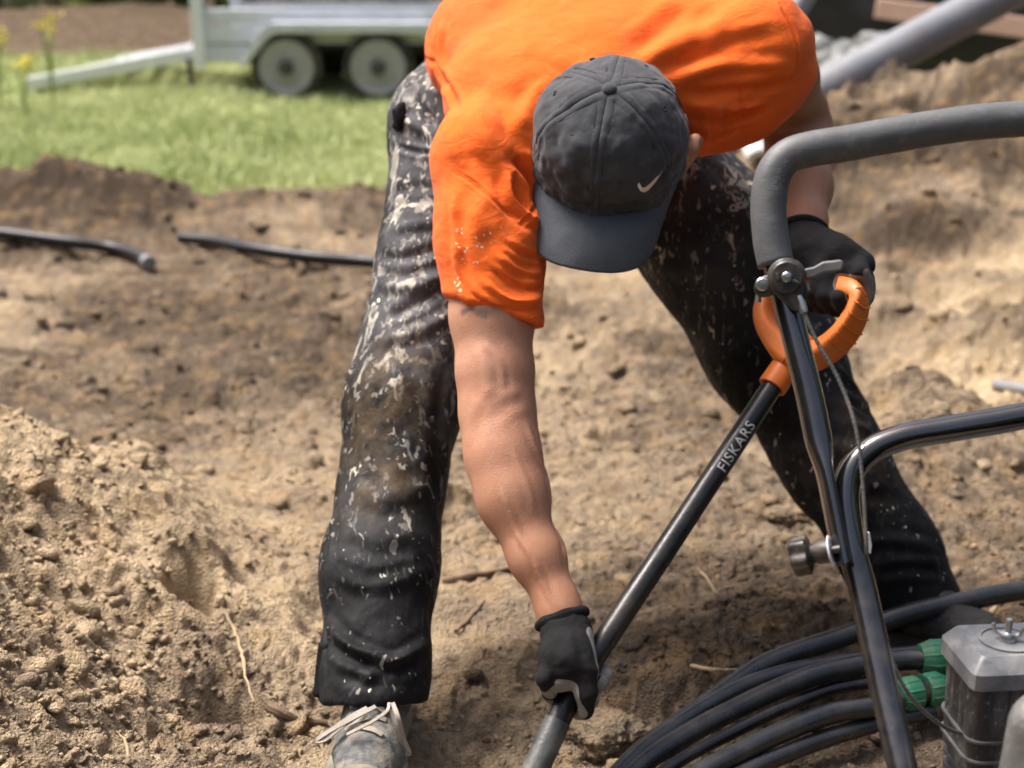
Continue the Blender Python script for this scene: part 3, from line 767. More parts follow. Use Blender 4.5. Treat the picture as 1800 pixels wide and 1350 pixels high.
# ramp: frame with cross slats
ra, rb = np.array([tx(50), 0, tz(148)]), np.array([tx(350), 0, tz(92)])
rd = nrm(rb - ra); rn = np.array([-rd[2], 0, rd[0]]); Lr = np.linalg.norm(rb - ra)
rot = np.array([rd, (0, 1, 0), rn]).T
rp_ = empty('ramp', ra + (0, TY, 0)); rp_.parent = tr; rp_.matrix_parent_inverse = world_of(tr).inverted()
for yy in (TY + .02, TY + W_ - .02):
    b = MB().box((0, -.03, -.045), (Lr, .03, .05), rot, ra + (0, yy, 0)).build('ramp_rail', M_ALU, rp_); bevel(b, .008)
for i in range(9):
    MB().box((.06 + i * (Lr - .12) / 8 - .04, .0, -.02), (.06 + i * (Lr - .12) / 8 + .04, W_ - .1, .03), rot, ra + (0, TY + .05, 0)).build('ramp_slat', M_ALU, rp_)
MB().box((tx(335), TY - .05, gtr), (tx(342), TY + .02, tz(100))).build('support_leg', M_DARKMET, tr)

# ------------------------------------------------------------------ plants, woods
def leaves(n, cen, rad, size, seed, hollow=.35):
    r = np.random.default_rng(seed); d = r.normal(size=(n, 3)); d /= np.linalg.norm(d, axis=1)[:, None]
    rr = (hollow + (1 - hollow) * r.random(n)) ** .6; c = d * rr[:, None]
    c *= (1 + .35 * fbm(d[:, 0] * 2 + seed, d[:, 1] * 2, d[:, 2] * 2, s=seed, o=2))[:, None]; c = c * np.asarray(rad) + np.asarray(cen)
    u = r.normal(size=(n, 3)); u /= np.linalg.norm(u, axis=1)[:, None]; w = np.cross(u, r.normal(size=(n, 3))); w /= np.linalg.norm(w, axis=1)[:, None]
    s = size * r.uniform(.6, 1.4, n)[:, None]; V = np.stack([c - u * s, c + w * s * .45, c + u * s, c - w * s * .45], 1).reshape(-1, 3)
    return V, np.arange(n * 4).reshape(-1, 4)
def bush(px, y, h, w, seed, lab, mat=M_LEAF, n=1500, size=.06):
    x = (px - 900) / FPX * y; z = gz(x, y); e_ = empty('shrub', (x, y, z), lab, 'shrub', 'shrubs along the wood edge')
    V, F = leaves(n, (x, y, z + h * .55), (w, w * .8, h * .55), size, seed); obj('foliage', V, F, mat, e_, False)
    mb = MB(); r = np.random.default_rng(seed)
    for k in range(5):
        q = r.normal(0, .3, 2) * w; mb.tube(spline([(x, y, z - .05), (x + q[0] * .4, y + q[1] * .4, z + h * .3), (x + q[0], y + q[1], z + h * .7)], .1), [.018, .008], 6)
    mb.build('stem', M_BARK, e_)
BU = [(-60, 17.5, 1.3, 1.0, M_LEAF, 'dark green shrub at the far left edge behind the bare brown bank'), (130, 19.5, 1.2, .7, M_LEAF, 'low shrub behind the middle of the bare brown bank'),
      (195, 18.8, 1.4, .5, M_LEAF2, 'pale shrub left of the thick dark trunk at the wood edge'), (268, 17.6, 1.5, .55, M_LEAF2, 'light green shrub left of the trailer corner post'),
      (325, 17.2, 1.2, .5, M_LEAF, 'dark shrub right behind the trailer corner post'), (400, 17.0, 1.4, .6, M_LEAF2, 'light green shrub behind the rear part of the trailer'),
      (520, 17.4, 1.5, .7, M_LEAF, 'green shrub behind the left trailer wheel'), (620, 17.2, 1.3, .6, M_LEAF2, 'light green shrub behind the gap between the trailer wheels'),
      (720, 17.6, 1.5, .7, M_LEAF, 'green shrub behind the right trailer wheel'), (1435, 10.5, .55, .22, M_LEAF2, 'small yellow green plant beside the bent upper arm')]
for i, (px, y_, h_, w_, mt, lab) in enumerate(BU): bush(px, y_, h_, w_, 40 + i, lab, mt, 1300 if h_ > .6 else 260, .07 if h_ > .6 else .045)
TRS = [(58, 23, .16, 'slim trunk near the left edge of the wood'), (218, 20.5, .17, 'thick dark trunk standing above the brown bank'), (298, 19.5, .09, 'thin dark trunk just left of the trailer post'),
       (465, 21, .15, 'dark trunk behind the trailer left of its first wheel'), (585, 22, .12, 'slim trunk behind the trailer between its wheels'), (690, 20, .16, 'dark trunk behind the trailer above its right wheel'),
       (1500, 22, .2, 'broad trunk in the shade behind the rubble at the right')]
for i, (px, y_, r_, lab) in enumerate(TRS):
    x = (px - 900) / FPX * y_; z = gz(x, y_); H = 6.5 + i % 3; e_ = empty('tree', (x, y_, z), lab + ' with a leafy crown', 'tree', 'trees at the wood edge')
    rr = np.random.default_rng(90 + i); top = np.array([x + rr.normal(0, .2), y_ + rr.normal(0, .2), z + H])
    mb = MB().tube(spline([(x, y_, z - .2), (x, y_, z + .2), ((x + top[0]) / 2 + .06, (y_ + top[1]) / 2, z + H / 2), top], .3), [r_ * 1.35, r_, r_ * .75, r_ * .3], 10)
    for k in range(6):
        a = rr.uniform(0, 6.28); b0 = np.array([x, y_, z]) + (top - (x, y_, z)) * (.45 + .08 * k); mb.tube(spline([b0, b0 + (math.cos(a) * .6, math.sin(a) * .6, .35), b0 + (math.cos(a) * 1.3, math.sin(a) * 1.3, .9)], .2), [r_ * .35, r_ * .1], 6)
    mb.build('trunk', M_BARK, e_)
    V, F = leaves(2600, (top[0], top[1], z + H - .4), (1.9, 1.9, 2.3), .14, 200 + i, .2); obj('crown', V, F, M_LEAF, e_, False)
# a dense dark wood behind, one mass
Vs, Fs, n0 = [], [], 0
for k in range(26):
    x = -19 + k * 1.5 + .4 * math.sin(k * 3.1); y_ = 27 + 1.8 * math.sin(k * 1.7); V, F = leaves(700, (x, y_, 3.0), (1.5, 1.2, 3.6), .30, 300 + k, .1); Vs.append(V); Fs.append(F + n0); n0 += len(V)
for k in range(30):                                      # unseen belt of the wood round the clearing, added to darken reflections
    a_ = R(-115 + k * 230 / 29) ; rr_ = 15.5 + 1.5 * math.sin(k * 2.3); x, y_ = rr_ * math.sin(a_), -rr_ * math.cos(a_)
    V, F = leaves(650, (x, y_, 3.4), (1.9, 1.9, 4.2), .42, 400 + k, .1); Vs.append(V); Fs.append(F + n0); n0 += len(V)
o = obj('forest_mass', np.vstack(Vs), np.vstack(Fs), M_LEAF, None, False); tag(o, 'dense dark wood filling the far background and closing round the clearing', 'forest', kind='stuff')

# tall yellow flowers in the grass
FL = [(12, 10.4, .58, 'yellow flower stalk at the left edge of the photo'), (55, 9.8, .40, 'short yellow flower stalk left of the tallest one'), (104, 10.4, .64, 'tallest yellow flower stalk above the ramp end')]
for i, (px, y_, h_, lab) in enumerate(FL):
    x = (px - 900) / FPX * y_; z = gz(x, y_); e_ = empty('flower_stalk', (x, y_, z), lab, 'flower', 'yellow flowers beside the ramp'); rr = np.random.default_rng(70 + i); mb = MB(); pt = MB()
    for k in range(5):
        q = rr.normal(0, .06, 2); tp = np.array([x + q[0], y_ + q[1], z + h_ * rr.uniform(.8, 1.03)]); mb.tube(spline([(x, y_, z - .02), (x + q[0] * .3, y_ + q[1] * .3, z + h_ * .5), tp], .05), [.006, .003], 5)
        for j in range(10):
            c = tp + rr.normal(0, .028, 3) * (1, 1, 1.2); a = nrm(rr.normal(size=3)); b = nrm(np.cross(a, rr.normal(size=3))); s = .013
            pt.add([c - a * s, c + b * s, c + a * s, c - b * s], [(0, 1, 2, 3)])
        for j in range(4):
            c = np.array([x + q[0] * .4, y_ + q[1] * .4, z + h_ * rr.uniform(.15, .7)]); a = nrm(rr.normal(size=3) * (1, 1, .3)); b = nrm(np.cross(a, (0, 0, 1))); mb.add([c, c + a * .05 + b * .012, c + a * .10, c + a * .05 - b * .012], [(0, 1, 2, 3)])
    mb.build('stem', M_LEAF2, e_, False); pt.build('blossom', M_YELLOW, e_, False)

# ------------------------------------------------------------------ things behind, right
def on_ground(px, py, lift=0.0):
    r = P(px, py, 1.0) - CAM; t = np.arange(1.0, 14, .008); q = CAM + t[:, None] * r; below = q[:, 2] < ground(q[:, 0], q[:, 1]) + lift
    return q[np.argmax(below)]
# long grey drain pipe leaning over the heap
a, b = P(1410, 178, 5.72), P(1860, -62, 5.95); d_ = nrm(b - a); a = a - d_ * .5
mb = MB().lathe([(.074, .0), (.080, .0), (.080, 3.6), (.074, 3.6)], a, d_, 32)
o = mb.build('drain_pipe', M_PIPEG); tag(o, 'long grey plastic drain pipe leaning up over the soil heap', 'pipe')
k_ = MB().lathe([(.0802, .0), (.089, .0), (.089, .15), (.0802, .16)], a, d_, 32).build('pipe_socket', M_PIPEG, o)
# rubble
rr = np.random.default_rng(5)
for i in range(34):
    px, py = rr.uniform(1425, 1575), rr.uniform(85, 150); y_ = 6.6 + (150 - py) / 88 * 1.6; s_ = rr.uniform(.05, .12)
    d = P(px, py, 1) - CAM; t_ = y_ / d[1]; p = CAM + d * t_; p[2] = max(p[2], gz(p[0], p[1]) + .03)
    V0, F0 = ICO2; v = V0 * (1 + .3 * fbm(V0[:, 0] * 1.3 + i * 3, V0[:, 1] * 1.3, V0[:, 2] * 1.3, s=9, o=2))[:, None] * s_ * rr.uniform(.7, 1.2, 3)
    o = obj('rubble_stone', v + p, F0, M_STONE, None, False); tag(o, 'pale grey stone in the rubble pile beyond the bent elbow', 'stone', 'stones of the rubble pile')
# supporting heap under the stones
gx_, gy_ = np.meshgrid(np.linspace(-1, 1, 40), np.linspace(-1, 1, 40)); rad_ = np.clip(1 - np.hypot(gx_, gy_), 0, 1)
cx, cy = (1500 - 900) / FPX * 7.6, 7.6; V = np.stack([cx + gx_ * 1.2, cy + gy_ * 1.3, .0 + .42 * sstep(0, .9, rad_) + .05 * fbm(gx_ * 6, gy_ * 6, s=3)], -1).reshape(-1, 3)
V[:, 2] += ground(V[:, 0], V[:, 1], False) - .12; I_ = np.arange(1600).reshape(40, 40); F = np.stack([I_[:-1, :-1], I_[:-1, 1:], I_[1:, 1:], I_[1:, :-1]], -1).reshape(-1, 4)
o = obj('rubble_heap', V, F, M_STONE); tag(o, 'grey gravel heap carrying the loose rubble stones', 'gravel', kind='stuff')
# black sheeted stack with a salmon board on it
V0, F0 = ico(5); q = V0.copy(); q = np.sign(q) * np.abs(q) ** .55
v = q * np.array([1.35, .8, .66]) * (1 + .05 * fbm(V0[:, 0] * 5, V0[:, 1] * 5, V0[:, 2] * 5, s=77, o=3))[:, None]
c0 = np.array([(1560 - 900) / FPX * 9.4, 9.7, .55]); o = obj('sheeted_stack', v + c0, F0, M_TARP); tag(o, 'black plastic sheet wrapped over a stack behind the grey pipe', 'tarpaulin')
a, b = P(1540, 14, 8.55), P(1690, 34, 8.45); d_ = nrm(b - a); n_ = nrm(np.cross(d_, (0, 1, 0)) ); rot = np.array([d_, np.cross(n_, d_), n_]).T
o = MB().box((0, -.14, -.055), (1.2, .0, .055), rot, a).build('board', M_PLANK); bevel(o, .006); tag(o, 'salmon coloured board lying against the black sheeted stack', 'board')
a, b = P(1385, 40, 7.2), P(1430, -30, 7.2); o = MB().tube(spline([a - (b - a) * .8, b + (b - a) * 6], .1), .05, 16).build('pole', M_PIPEG); tag(o, 'grey pole slanting up beside the bent upper arm', 'pole')
# white pipe with socket, and grey conduit
b = on_ground(1331, 276, .02); a = P(1300, 190, float((b - CAM) @ AX) + .12); Lw = np.linalg.norm(b - a); d_ = nrm(b - a)
o = MB().lathe([(.027, -.45), (.032, -.45), (.032, Lw), (.027, Lw)], a, d_, 28).build('white_pipe', M_WHITEPL); tag(o, 'short white plastic pipe end showing between the shirt and the bent arm', 'pipe')
MB().lathe([(.0325, Lw - .06), (.038, Lw - .058), (.0395, Lw - .05), (.0395, Lw - .008), (.037, Lw + .002), (.028, Lw + .003)], a, d_, 28).build('pipe_collar', M_WHITEPL, o)
a, b = on_ground(1752, 676, .012), on_ground(1850, 700, .012)
o = MB().tube(spline([a, (a + b) / 2 + (0, 0, .004), b], .02), .0125, 14).build('conduit', M_PIPEG); tag(o, 'thin pale grey conduit lying on the soil at the right edge', 'conduit')
# two dark hoses lying far left
def ground_tube(pix, r_, lift=None):
    return spline([on_ground(px, py, r_ * .8 if lift is None else lift) for px, py in pix], .02)
C = ground_tube([(-260, 380), (-100, 398), (20, 412), (120, 425), (200, 436), (245, 449), (262, 462)], .021, .035)
o = MB().tube(C, .021, 16).build('water_hose', M_HOSE3); tag(o, 'black hose bending to a cut end in the far left trench', 'hose', 'black hoses on the soil')
d_ = nrm(C[-1] - C[-2]); MB().lathe([(.0212, -.035), (.0232, -.035), (.0232, .004), (.0212, .005)], C[-1], d_, 18).build('end_cap', M_PIPEG, o)
C = ground_tube([(318, 418), (380, 424), (450, 438), (550, 452), (650, 460), (760, 470), (880, 474)], .021, .035)
o = MB().tube(C, .021, 16).build('water_hose', M_HOSE3); tag(o, 'straight black hose running behind the paint-spattered trouser leg', 'hose', 'black hoses on the soil')

# ------------------------------------------------------------------ the worker
person = empty('person', (FOOT_R[0] + .3, 2.0, 0), 'worker in orange t-shirt, black cap and paint-spattered trousers bending over a spade', 'person')
HipR, HipL = P(822, 222, 2.28), P(1085, 212, 2.36)
KneR, KneL = P(706, 715, 2.12), P(1354, 612, 2.33)
ShiR = P(668, 1000, 2.03)
AnkR, AnkL = P(660, 1215, 1.955), P(1602, 1040, 2.26)
ShR, ShL = P(850, 290, 1.96), P(1340, 72, 1.985)
ElR, ElL = P(874, 722, 1.90), P(1405, 225, 2.21)
WrR, WrL = P(987, 1085, 1.815), P(1411, 428, 1.995)
lat_s, lat_p = nrm(ShL - ShR), nrm(HipL - HipR)
Pel = (HipR + HipL) / 2 + (0, .02, .05)
Ch = (ShR + ShL) / 2 + np.array([0, .125, .0])
Mid = (Pel + Ch) / 2 + (0, 0, .06)
# head frame
Hb = P(1071, 264, 1.93)                      # centre of the cap's band
w_ = nrm(CAM - Hb); u_ = nrm(np.cross(UP, w_)); v_ = np.cross(w_, u_)
th, psi, rol = R(54), R(-11), R(0)
hc = math.cos(th) * v_ + math.sin(th) * w_; hf = -math.sin(th) * v_ + math.cos(th) * w_
hx = math.cos(psi) * u_ - math.sin(psi) * hf; hf = math.cos(psi) * hf + math.sin(psi) * u_
HR = np.stack([hx, hf, hc])                   # rows: right (of the image), front, crown
def HL(x, f, c): return Hb + x * hx + f * hf + c * hc

# body: one continuous skin from head to feet
B = Field((-.30, 1.50, .01), (.86, 2.62, 1.12), .0042)
B.cone(Pel, Mid, .085, .085, .04, (lat_p, 1.3)).cone(Mid, Ch, .085, .08, .05, (lat_s, 1.3)).cone(ShR + lat_s * .03 + (0, .03, 0), ShL - lat_s * .03 + (0, .03, 0), .035, .035, .05)
NeckB = (ShR + ShL) / 2 + (0, .09, .0)
B.cone(HL(0, -.035, -.06), NeckB, .056, .062, .03)
B.ell(HL(0, -.008, .0), (.076, .096, .105), HR, .03)                       # skull
B.ell(HL(0, .022, -.070), (.062, .070, .066), HR, .04)                     # face
B.cone(HL(-.035, .042, -.115), HL(.035, .042, -.115), .024, .024, .03)       # jaw
B.cone(HL(0, .062, -.122), HL(0, .064, -.126), .018, .018, .02)             # chin
B.cone(HL(0, .094, -.052), HL(0, .104, -.080), .010, .013, .012)           # nose
B.cone(HL(-.012, .093, -.084), HL(.012, .093, -.084), .009, .009, .008)
for s in (-1, 1):
    B.ell(HL(s * .031, .098, -.045), (.017, .014, .011), HR, .012, True)   # eye sockets
    B.ell(HL(s * .031, .083, -.046), (.012, .012, .011), HR, .004)
    B.cone(HL(s * .05, .068, -.075), HL(s * .045, .062, -.085), .018, .02, .025)
    # ear: rim, lobe and bowl
    HLo = HL
    def HL(x, f, c): return HLo(x, f - .020, c + .012)
    e0 = HL(s * .080, -.012, -.040)
    B.cone(e0, HL(s * .104, -.022, -.036), .013, .010, .008)
    rim = [HL(s * .092, .006, -.026), HL(s * .106, -.006, -.016), HL(s * .106, -.018, -.014), HL(s * .108, -.030, -.034), HL(s * .102, -.026, -.056), HL(s * .090, -.006, -.072)]
    B.chain(rim, [.0065, .0075, .0075, .0075, .0080, .0085], .006)
    B.ell(HL(s * .100, -.014, -.038), (.008, .015, .024), HR, .006)
    B.ell(HL(s * .112, -.008, -.036), (.008, .010, .015), HR, .004, True)
    HL = HLo
B.cone(HL(-.018, .086, -.102), HL(.018, .086, -.102), .005, .005, .004, None, True)      # mouth line
B.cone(HL(-.016, .083, -.107), HL(.016, .083, -.107), .008, .008, .008)
# arms
uR = nrm(ElR - ShR); sideR = nrm(np.cross(uR, (0, 1, 0)))
def lerp(a, b, t): return a + (b - a) * t
B.chain([ShR, lerp(ShR, ElR, .35), lerp(ShR, ElR, .62), lerp(ShR, ElR, .85), ElR], [.056, .054, .0520, .0470, .0440], .02)
fR = nrm(WrR - ElR)
B.chain([ElR, lerp(ElR, WrR, .22) + (-.011, 0, 0), lerp(ElR, WrR, .45) + (-.015, 0, 0), lerp(ElR, WrR, .72) + (-.008, 0, 0), lerp(ElR, WrR, .92), WrR, WrR + fR * .04], [.0430, .0430, .0400, .0318, .0238, .0228, .024], .02)
B.cone(lerp(ElR, WrR, .04) + (-.002, .0, .0), lerp(ElR, WrR, .36) + (-.012, -.004, 0), .028, .029, .04)       # forearm muscle
B.chain([ShL, lerp(ShL, ElL, .4), lerp(ShL, ElL, .8), ElL], [.055, .053, .047, .045], .02)
fL = nrm(WrL - ElL)
B.chain([ElL, lerp(ElL, WrL, .25), lerp(ElL, WrL, .55), lerp(ElL, WrL, .85), WrL, WrL + fL * .02], [.045, .047, .041, .031, .026, .018], .02)
# legs, inside the trousers
B.chain([HipR, KneR, ShiR, AnkR, P(662, 1240, 1.955)], [.072, .050, .048, .036, .034], .03)
B.chain([HipL, KneL, lerp(KneL, AnkL, .4), AnkL], [.072, .050, .050, .036], .03)
V, F = B.mesh(); V = smooth_np(V, F, 2)
Nn = vnormals(V, F)
# tendons, veins and creases on the bare arm
V = folds(V, F, [([(925, 745), (965, 850), (985, 930), (1000, 1010)], .0045, .0022), ([(880, 700), (845, 735), (835, 790)], .008, -.0009), ([(860, 745), (890, 715), (925, 700)], .007, -.0012),
                 ([(905, 930), (940, 990), (965, 1050)], .0035, .0021), ([(880, 860), (905, 920), (915, 960)], .0035, .0018), ([(850, 600), (880, 640), (885, 690)], .004, .0016), ([(900, 790), (930, 860), (940, 900)], .004, .0014), ([(840, 600), (855, 660), (862, 700)], .010, .0022), ([(938, 980), (955, 1020), (975, 1072)], .0035, .0015)])
fd, ft = seg_dist(V, np.array([ElR, WrR])); fd2, _ = seg_dist(V, np.array([ElL, WrL])); fd3, f3 = seg_dist(V, np.array([lerp(ShL, ElL, .2), ElL]))
tan_shade = np.maximum(sstep(.09, .05, fd) * (.25 + .35 * ft), np.maximum(sstep(.1, .05, fd2), sstep(.1, .06, fd3)) * .75)  # right forearm tan; the far arm's shade is put into its skin colour
ink_L = lay(V, F, [(815, 552), (835, 546), (850, 552)]); ink = np.zeros(len(V))
if ink_L is not None: dd, _ = seg_dist(V, ink_L); ink = sstep(.010, .003, dd) * sstep(-.3, .4, vnoise(V[:, 0] * 160, V[:, 1] * 160, V[:, 2] * 160, s=3)) * .8
obj('body', V, F, M_SKIN, person, attrs={'tan': tan_shade, 'ink': ink})
# cropped hair under the cap
Hf = Field(Hb - .16, Hb + .16, .004); Hf.ell(HL(0, -.010, .0), (.079, .100, .107), HR, .01)
Hf.cut(HL(0, .03, 0), hf, Hb - .2, Hb + .2); Hf.cut(HL(0, 0, -.075), -hc, Hb - .2, Hb + .2); Hf.cut(HL(0, 0, .03), hc, Hb - .2, Hb + .2)
Hf.ell(HL(.088, .0, -.045), (.03, .028, .03), HR, .004, True).ell(HL(-.088, .0, -.045), (.03, .028, .03), HR, .004, True)
V, F = Hf.mesh(); obj('hair', V, F, M_HAIR, person)

# t-shirt
T = Field((-.30, 1.70, .40), (.60, 2.62, 1.14), .0041)
T.cone(Pel + (0, -.02, .03), Mid, .135, .135, .05, (lat_p, 1.30)).cone(Mid, Ch, .135, .128, .06, (lat_s, 1.34))
T.cone(ShR + (.012, .02, .012), ShL + (-.02, .02, -.012), .066, .070, .06)
T.cone(P(905, 180, 2.06), P(1250, 60, 2.10), .10, .10, .06)
T.ell(P(845, 80, 2.20), (.075, .12, .085), None, .05)
T.ell(P(1262, 165, 2.03), (.085, .075, .080), None, .05)
T.ell(P(1330, 130, 2.02), (.060, .070, .075), None, .04)
s1 = lerp(ShR, ElR, .80)
T.chain([ShR, lerp(ShR, ElR, .3) + (.003, 0, 0), s1 + (.003, -.002, 0)], [.070, .0668, .0642], .04)
s2 = lerp(ShL, ElL, .34)
T.chain([ShL, s2], [.060, .060], .04)
hnR = nrm(uR + (-.36, .15, 0.)); hemR = lerp(ShR, ElR, .605)
T.cut(hemR, hnR, hemR - .13, hemR + .13, .006)
T.cone(hemR + uR * .042, hemR + uR * .10, .0545, .0545, .004, None, True)
uL = nrm(ElL - ShL); hemL = lerp(ShL, ElL, .30)
T.cut(hemL + uL * .0, uL, hemL - .13, hemL + (.14, .16, .14), .006)
T.cone(hemL + uL * .045, hemL + uL * .1, .055, .055, .004, None, True)
T.cone(HL(0, -.05, -.06), NeckB + (0, -.05, 0), .060, .058, .008, None, True)         # collar opening
ta = nrm(Pel - Mid)
T.cut(Pel + ta * .02, ta, Pel - .3, Pel + .3, .01)
T.cone(Pel - ta * .02, Pel + ta * .2, .125, .125, .006, (lat_p, 1.28), True)
V, F = T.mesh(); V = smooth_np(V, F, 3); V, F = subdiv(V, F); V = smooth_np(V, F, 1)
SH = [([(795, 300), (830, 320), (880, 360), (925, 385), (975, 400)], .004, -.0022),                       # sleeve seam
      ([(905, 275), (925, 300), (940, 330), (945, 360)], .012, -.014), ([(890, 300), (900, 345), (930, 380), (950, 392)], .011, .010), ([(918, 395), (935, 375), (945, 358)], .004, -.003),
      ([(840, 170), (850, 230), (880, 290), (905, 320)], .016, .006), ([(880, 180), (890, 220), (915, 270)], .012, -.005),
      ([(800, 200), (815, 255), (835, 290)], .012, -.005),
      ([(800, 480), (830, 520), (880, 545), (945, 545)], .008, -.005), ([(845, 490), (885, 520), (930, 530), (968, 515)], .008, .006), ([(860, 470), (900, 500), (940, 508), (972, 492)], .007, -.0055),
      ([(870, 445), (905, 470), (945, 480), (975, 468)], .007, .005), ([(885, 425), (915, 445), (955, 455)], .006, -.004),
      ([(797, 340), (800, 420), (808, 490), (835, 545)], .010, .004), ([(830, 360), (835, 430), (850, 480)], .016, .004),
      ([(755, 60), (765, 110), (790, 160), (805, 195)], .010, -.008), ([(775, 40), (775, 90), (785, 130)], .010, .006), ([(740, 100), (765, 112), (785, 150)], .006, -.004),
      ([(1190, 140), (1260, 120), (1340, 112), (1395, 120)], .012, .006), ([(1205, 165), (1270, 160), (1350, 150), (1395, 145)], .010, -.008), ([(1210, 185), (1290, 190), (1360, 175)], .010, .007), ([(1215, 210), (1270, 215), (1340, 195)], .009, -.006),
      ([(1130, 110), (1170, 90), (1230, 60), (1290, 30)], .020, .007), ([(1170, 120), (1240, 95), (1310, 70), (1370, 60)], .014, -.005), ([(1110, 95), (1160, 50), (1210, 10)], .020, -.006),
      ([(960, 140), (930, 180), (915, 230)], .014, .005), ([(930, 130), (890, 150), (850, 150)], .02, .003), ([(900, 40), (960, 90), (1000, 120)], .03, .004),
      ([(1372, 5), (1395, 50), (1402, 100), (1395, 150)], .004, -.004), ([(1225, 235), (1260, 245), (1300, 222)], .006, -.004), ([(1300, 150), (1308, 200)], .004, -.003), ([(1240, 200), (1250, 250)], .008, .005), ([(1275, 190), (1280, 235)], .007, -.005),
      ([(818, 552), (870, 572), (930, 578), (957, 560)], .004, .0025), ([(806, 530), (860, 560), (925, 567), (958, 548)], .0028, -.0018)]
V = folds(V, F, [(p_, w_f * .66, a_f * .82) for p_, w_f, a_f in SH])
Nn = vnormals(V, F)
D = .0035 * fbm(V[:, 0] * 14, V[:, 1] * 14, V[:, 2] * 14, s=3, o=3) + .0015 * np.sin(V @ np.array([60., 20, -75]) + 3 * vnoise(V[:, 0] * 10, V[:, 1] * 10, V[:, 2] * 10, s=9)) * sstep(0, .6, vnoise(V[:, 0] * 6, V[:, 1] * 6, V[:, 2] * 6, s=8))
V = V + Nn * D[:, None]
stn = np.zeros(len(V)); BV_SHIRT = BVHTree.FromPolygons([tuple(v) for v in V], F.tolist())
for pix, w in (([(812, 425), (830, 440), (845, 430)], .012), ([(848, 418), (865, 412), (876, 408)], .007), ([(838, 450), (842, 470)], .006), ([(800, 490), (806, 508)], .007), ([(815, 410), (822, 450)], .010)):
    L = lay(BV_SHIRT, None, pix, 4)
    if L is not None: d, _ = seg_dist(V, L); stn = np.maximum(stn, sstep(w * 1.6, w * .4, d))
shirt = obj('t_shirt', V, F, M_SHIRT, person, attrs={'stain': stn})
# stitched seams: sleeve hem and armhole
for pix, nm in (([(800, 300), (830, 320), (880, 360), (925, 385), (968, 402)], 'armhole_seam'), ([(806, 528), (850, 555), (905, 566), (955, 550)], 'hem_stitch'), ([(1300, 140), (1306, 170), (1308, 205)], 'side_seam')):
    L = lay(BV_SHIRT, None, pix, 4)
    if L is not None: MB().tube(spline(L[::3], .004), .0008, 5).build(nm, M_SHIRT, shirt)

# trousers
Q = Field((-.34, 1.60, .02), (.86, 2.66, 1.02), .0048)
Q.ell(Pel + (0, .03, -.02), (.175, .14, .135), np.stack([lat_p, np.cross((0, 0, 1), lat_p), (0, 0, 1)]), .05)
Q.cone(Pel + (-.11, 0, -.01), HipR + (-.02, 0, .0), .085, .10, .05)
Q.chain([HipR + (-.012, 0, 0), lerp(HipR, KneR, .5) + (.004, 0, 0), KneR, ShiR, P(659, 1180, 1.962), P(657, 1275, 1.93)], [.098, .086, .0775, .0785, .069, .070], .03)
Q.chain([HipL, lerp(HipL, KneL, .55) + (.02, 0, 0), KneL, lerp(KneL, AnkL, .45) + (-.005, 0, 0), lerp(KneL, AnkL, .85), AnkL + nrm(AnkL - KneL) * .06], [.108, .112, .098, .077, .069, .070], .04)
kR = nrm(P(657, 1275, 1.93) - P(659, 1180, 1.962)); kL = nrm(AnkL - KneL)
hm = P(657, 1236, 1.935); Q.cut(hm, nrm(kR + (0, .30, -.10)), hm - .16, hm + .16, .004)
Q.cone(hm + kR * .046, hm + kR * .1, .060, .060, .004, None, True)
hmL = AnkL + kL * .035; Q.cut(hmL, kL, hmL - .15, hmL + .15, .004); Q.cone(hmL + kL * .045, hmL + kL * .1, .056, .056, .004, None, True)
Q.cut(Pel + (0, -.02, .085), (-ta * -.2 + np.array([0, 0, 1.])), Pel - .3, Pel + .3, .01)
V, F = Q.mesh(); V = smooth_np(V, F, 3); V, F = subdiv(V, F); V = smooth_np(V, F, 1)
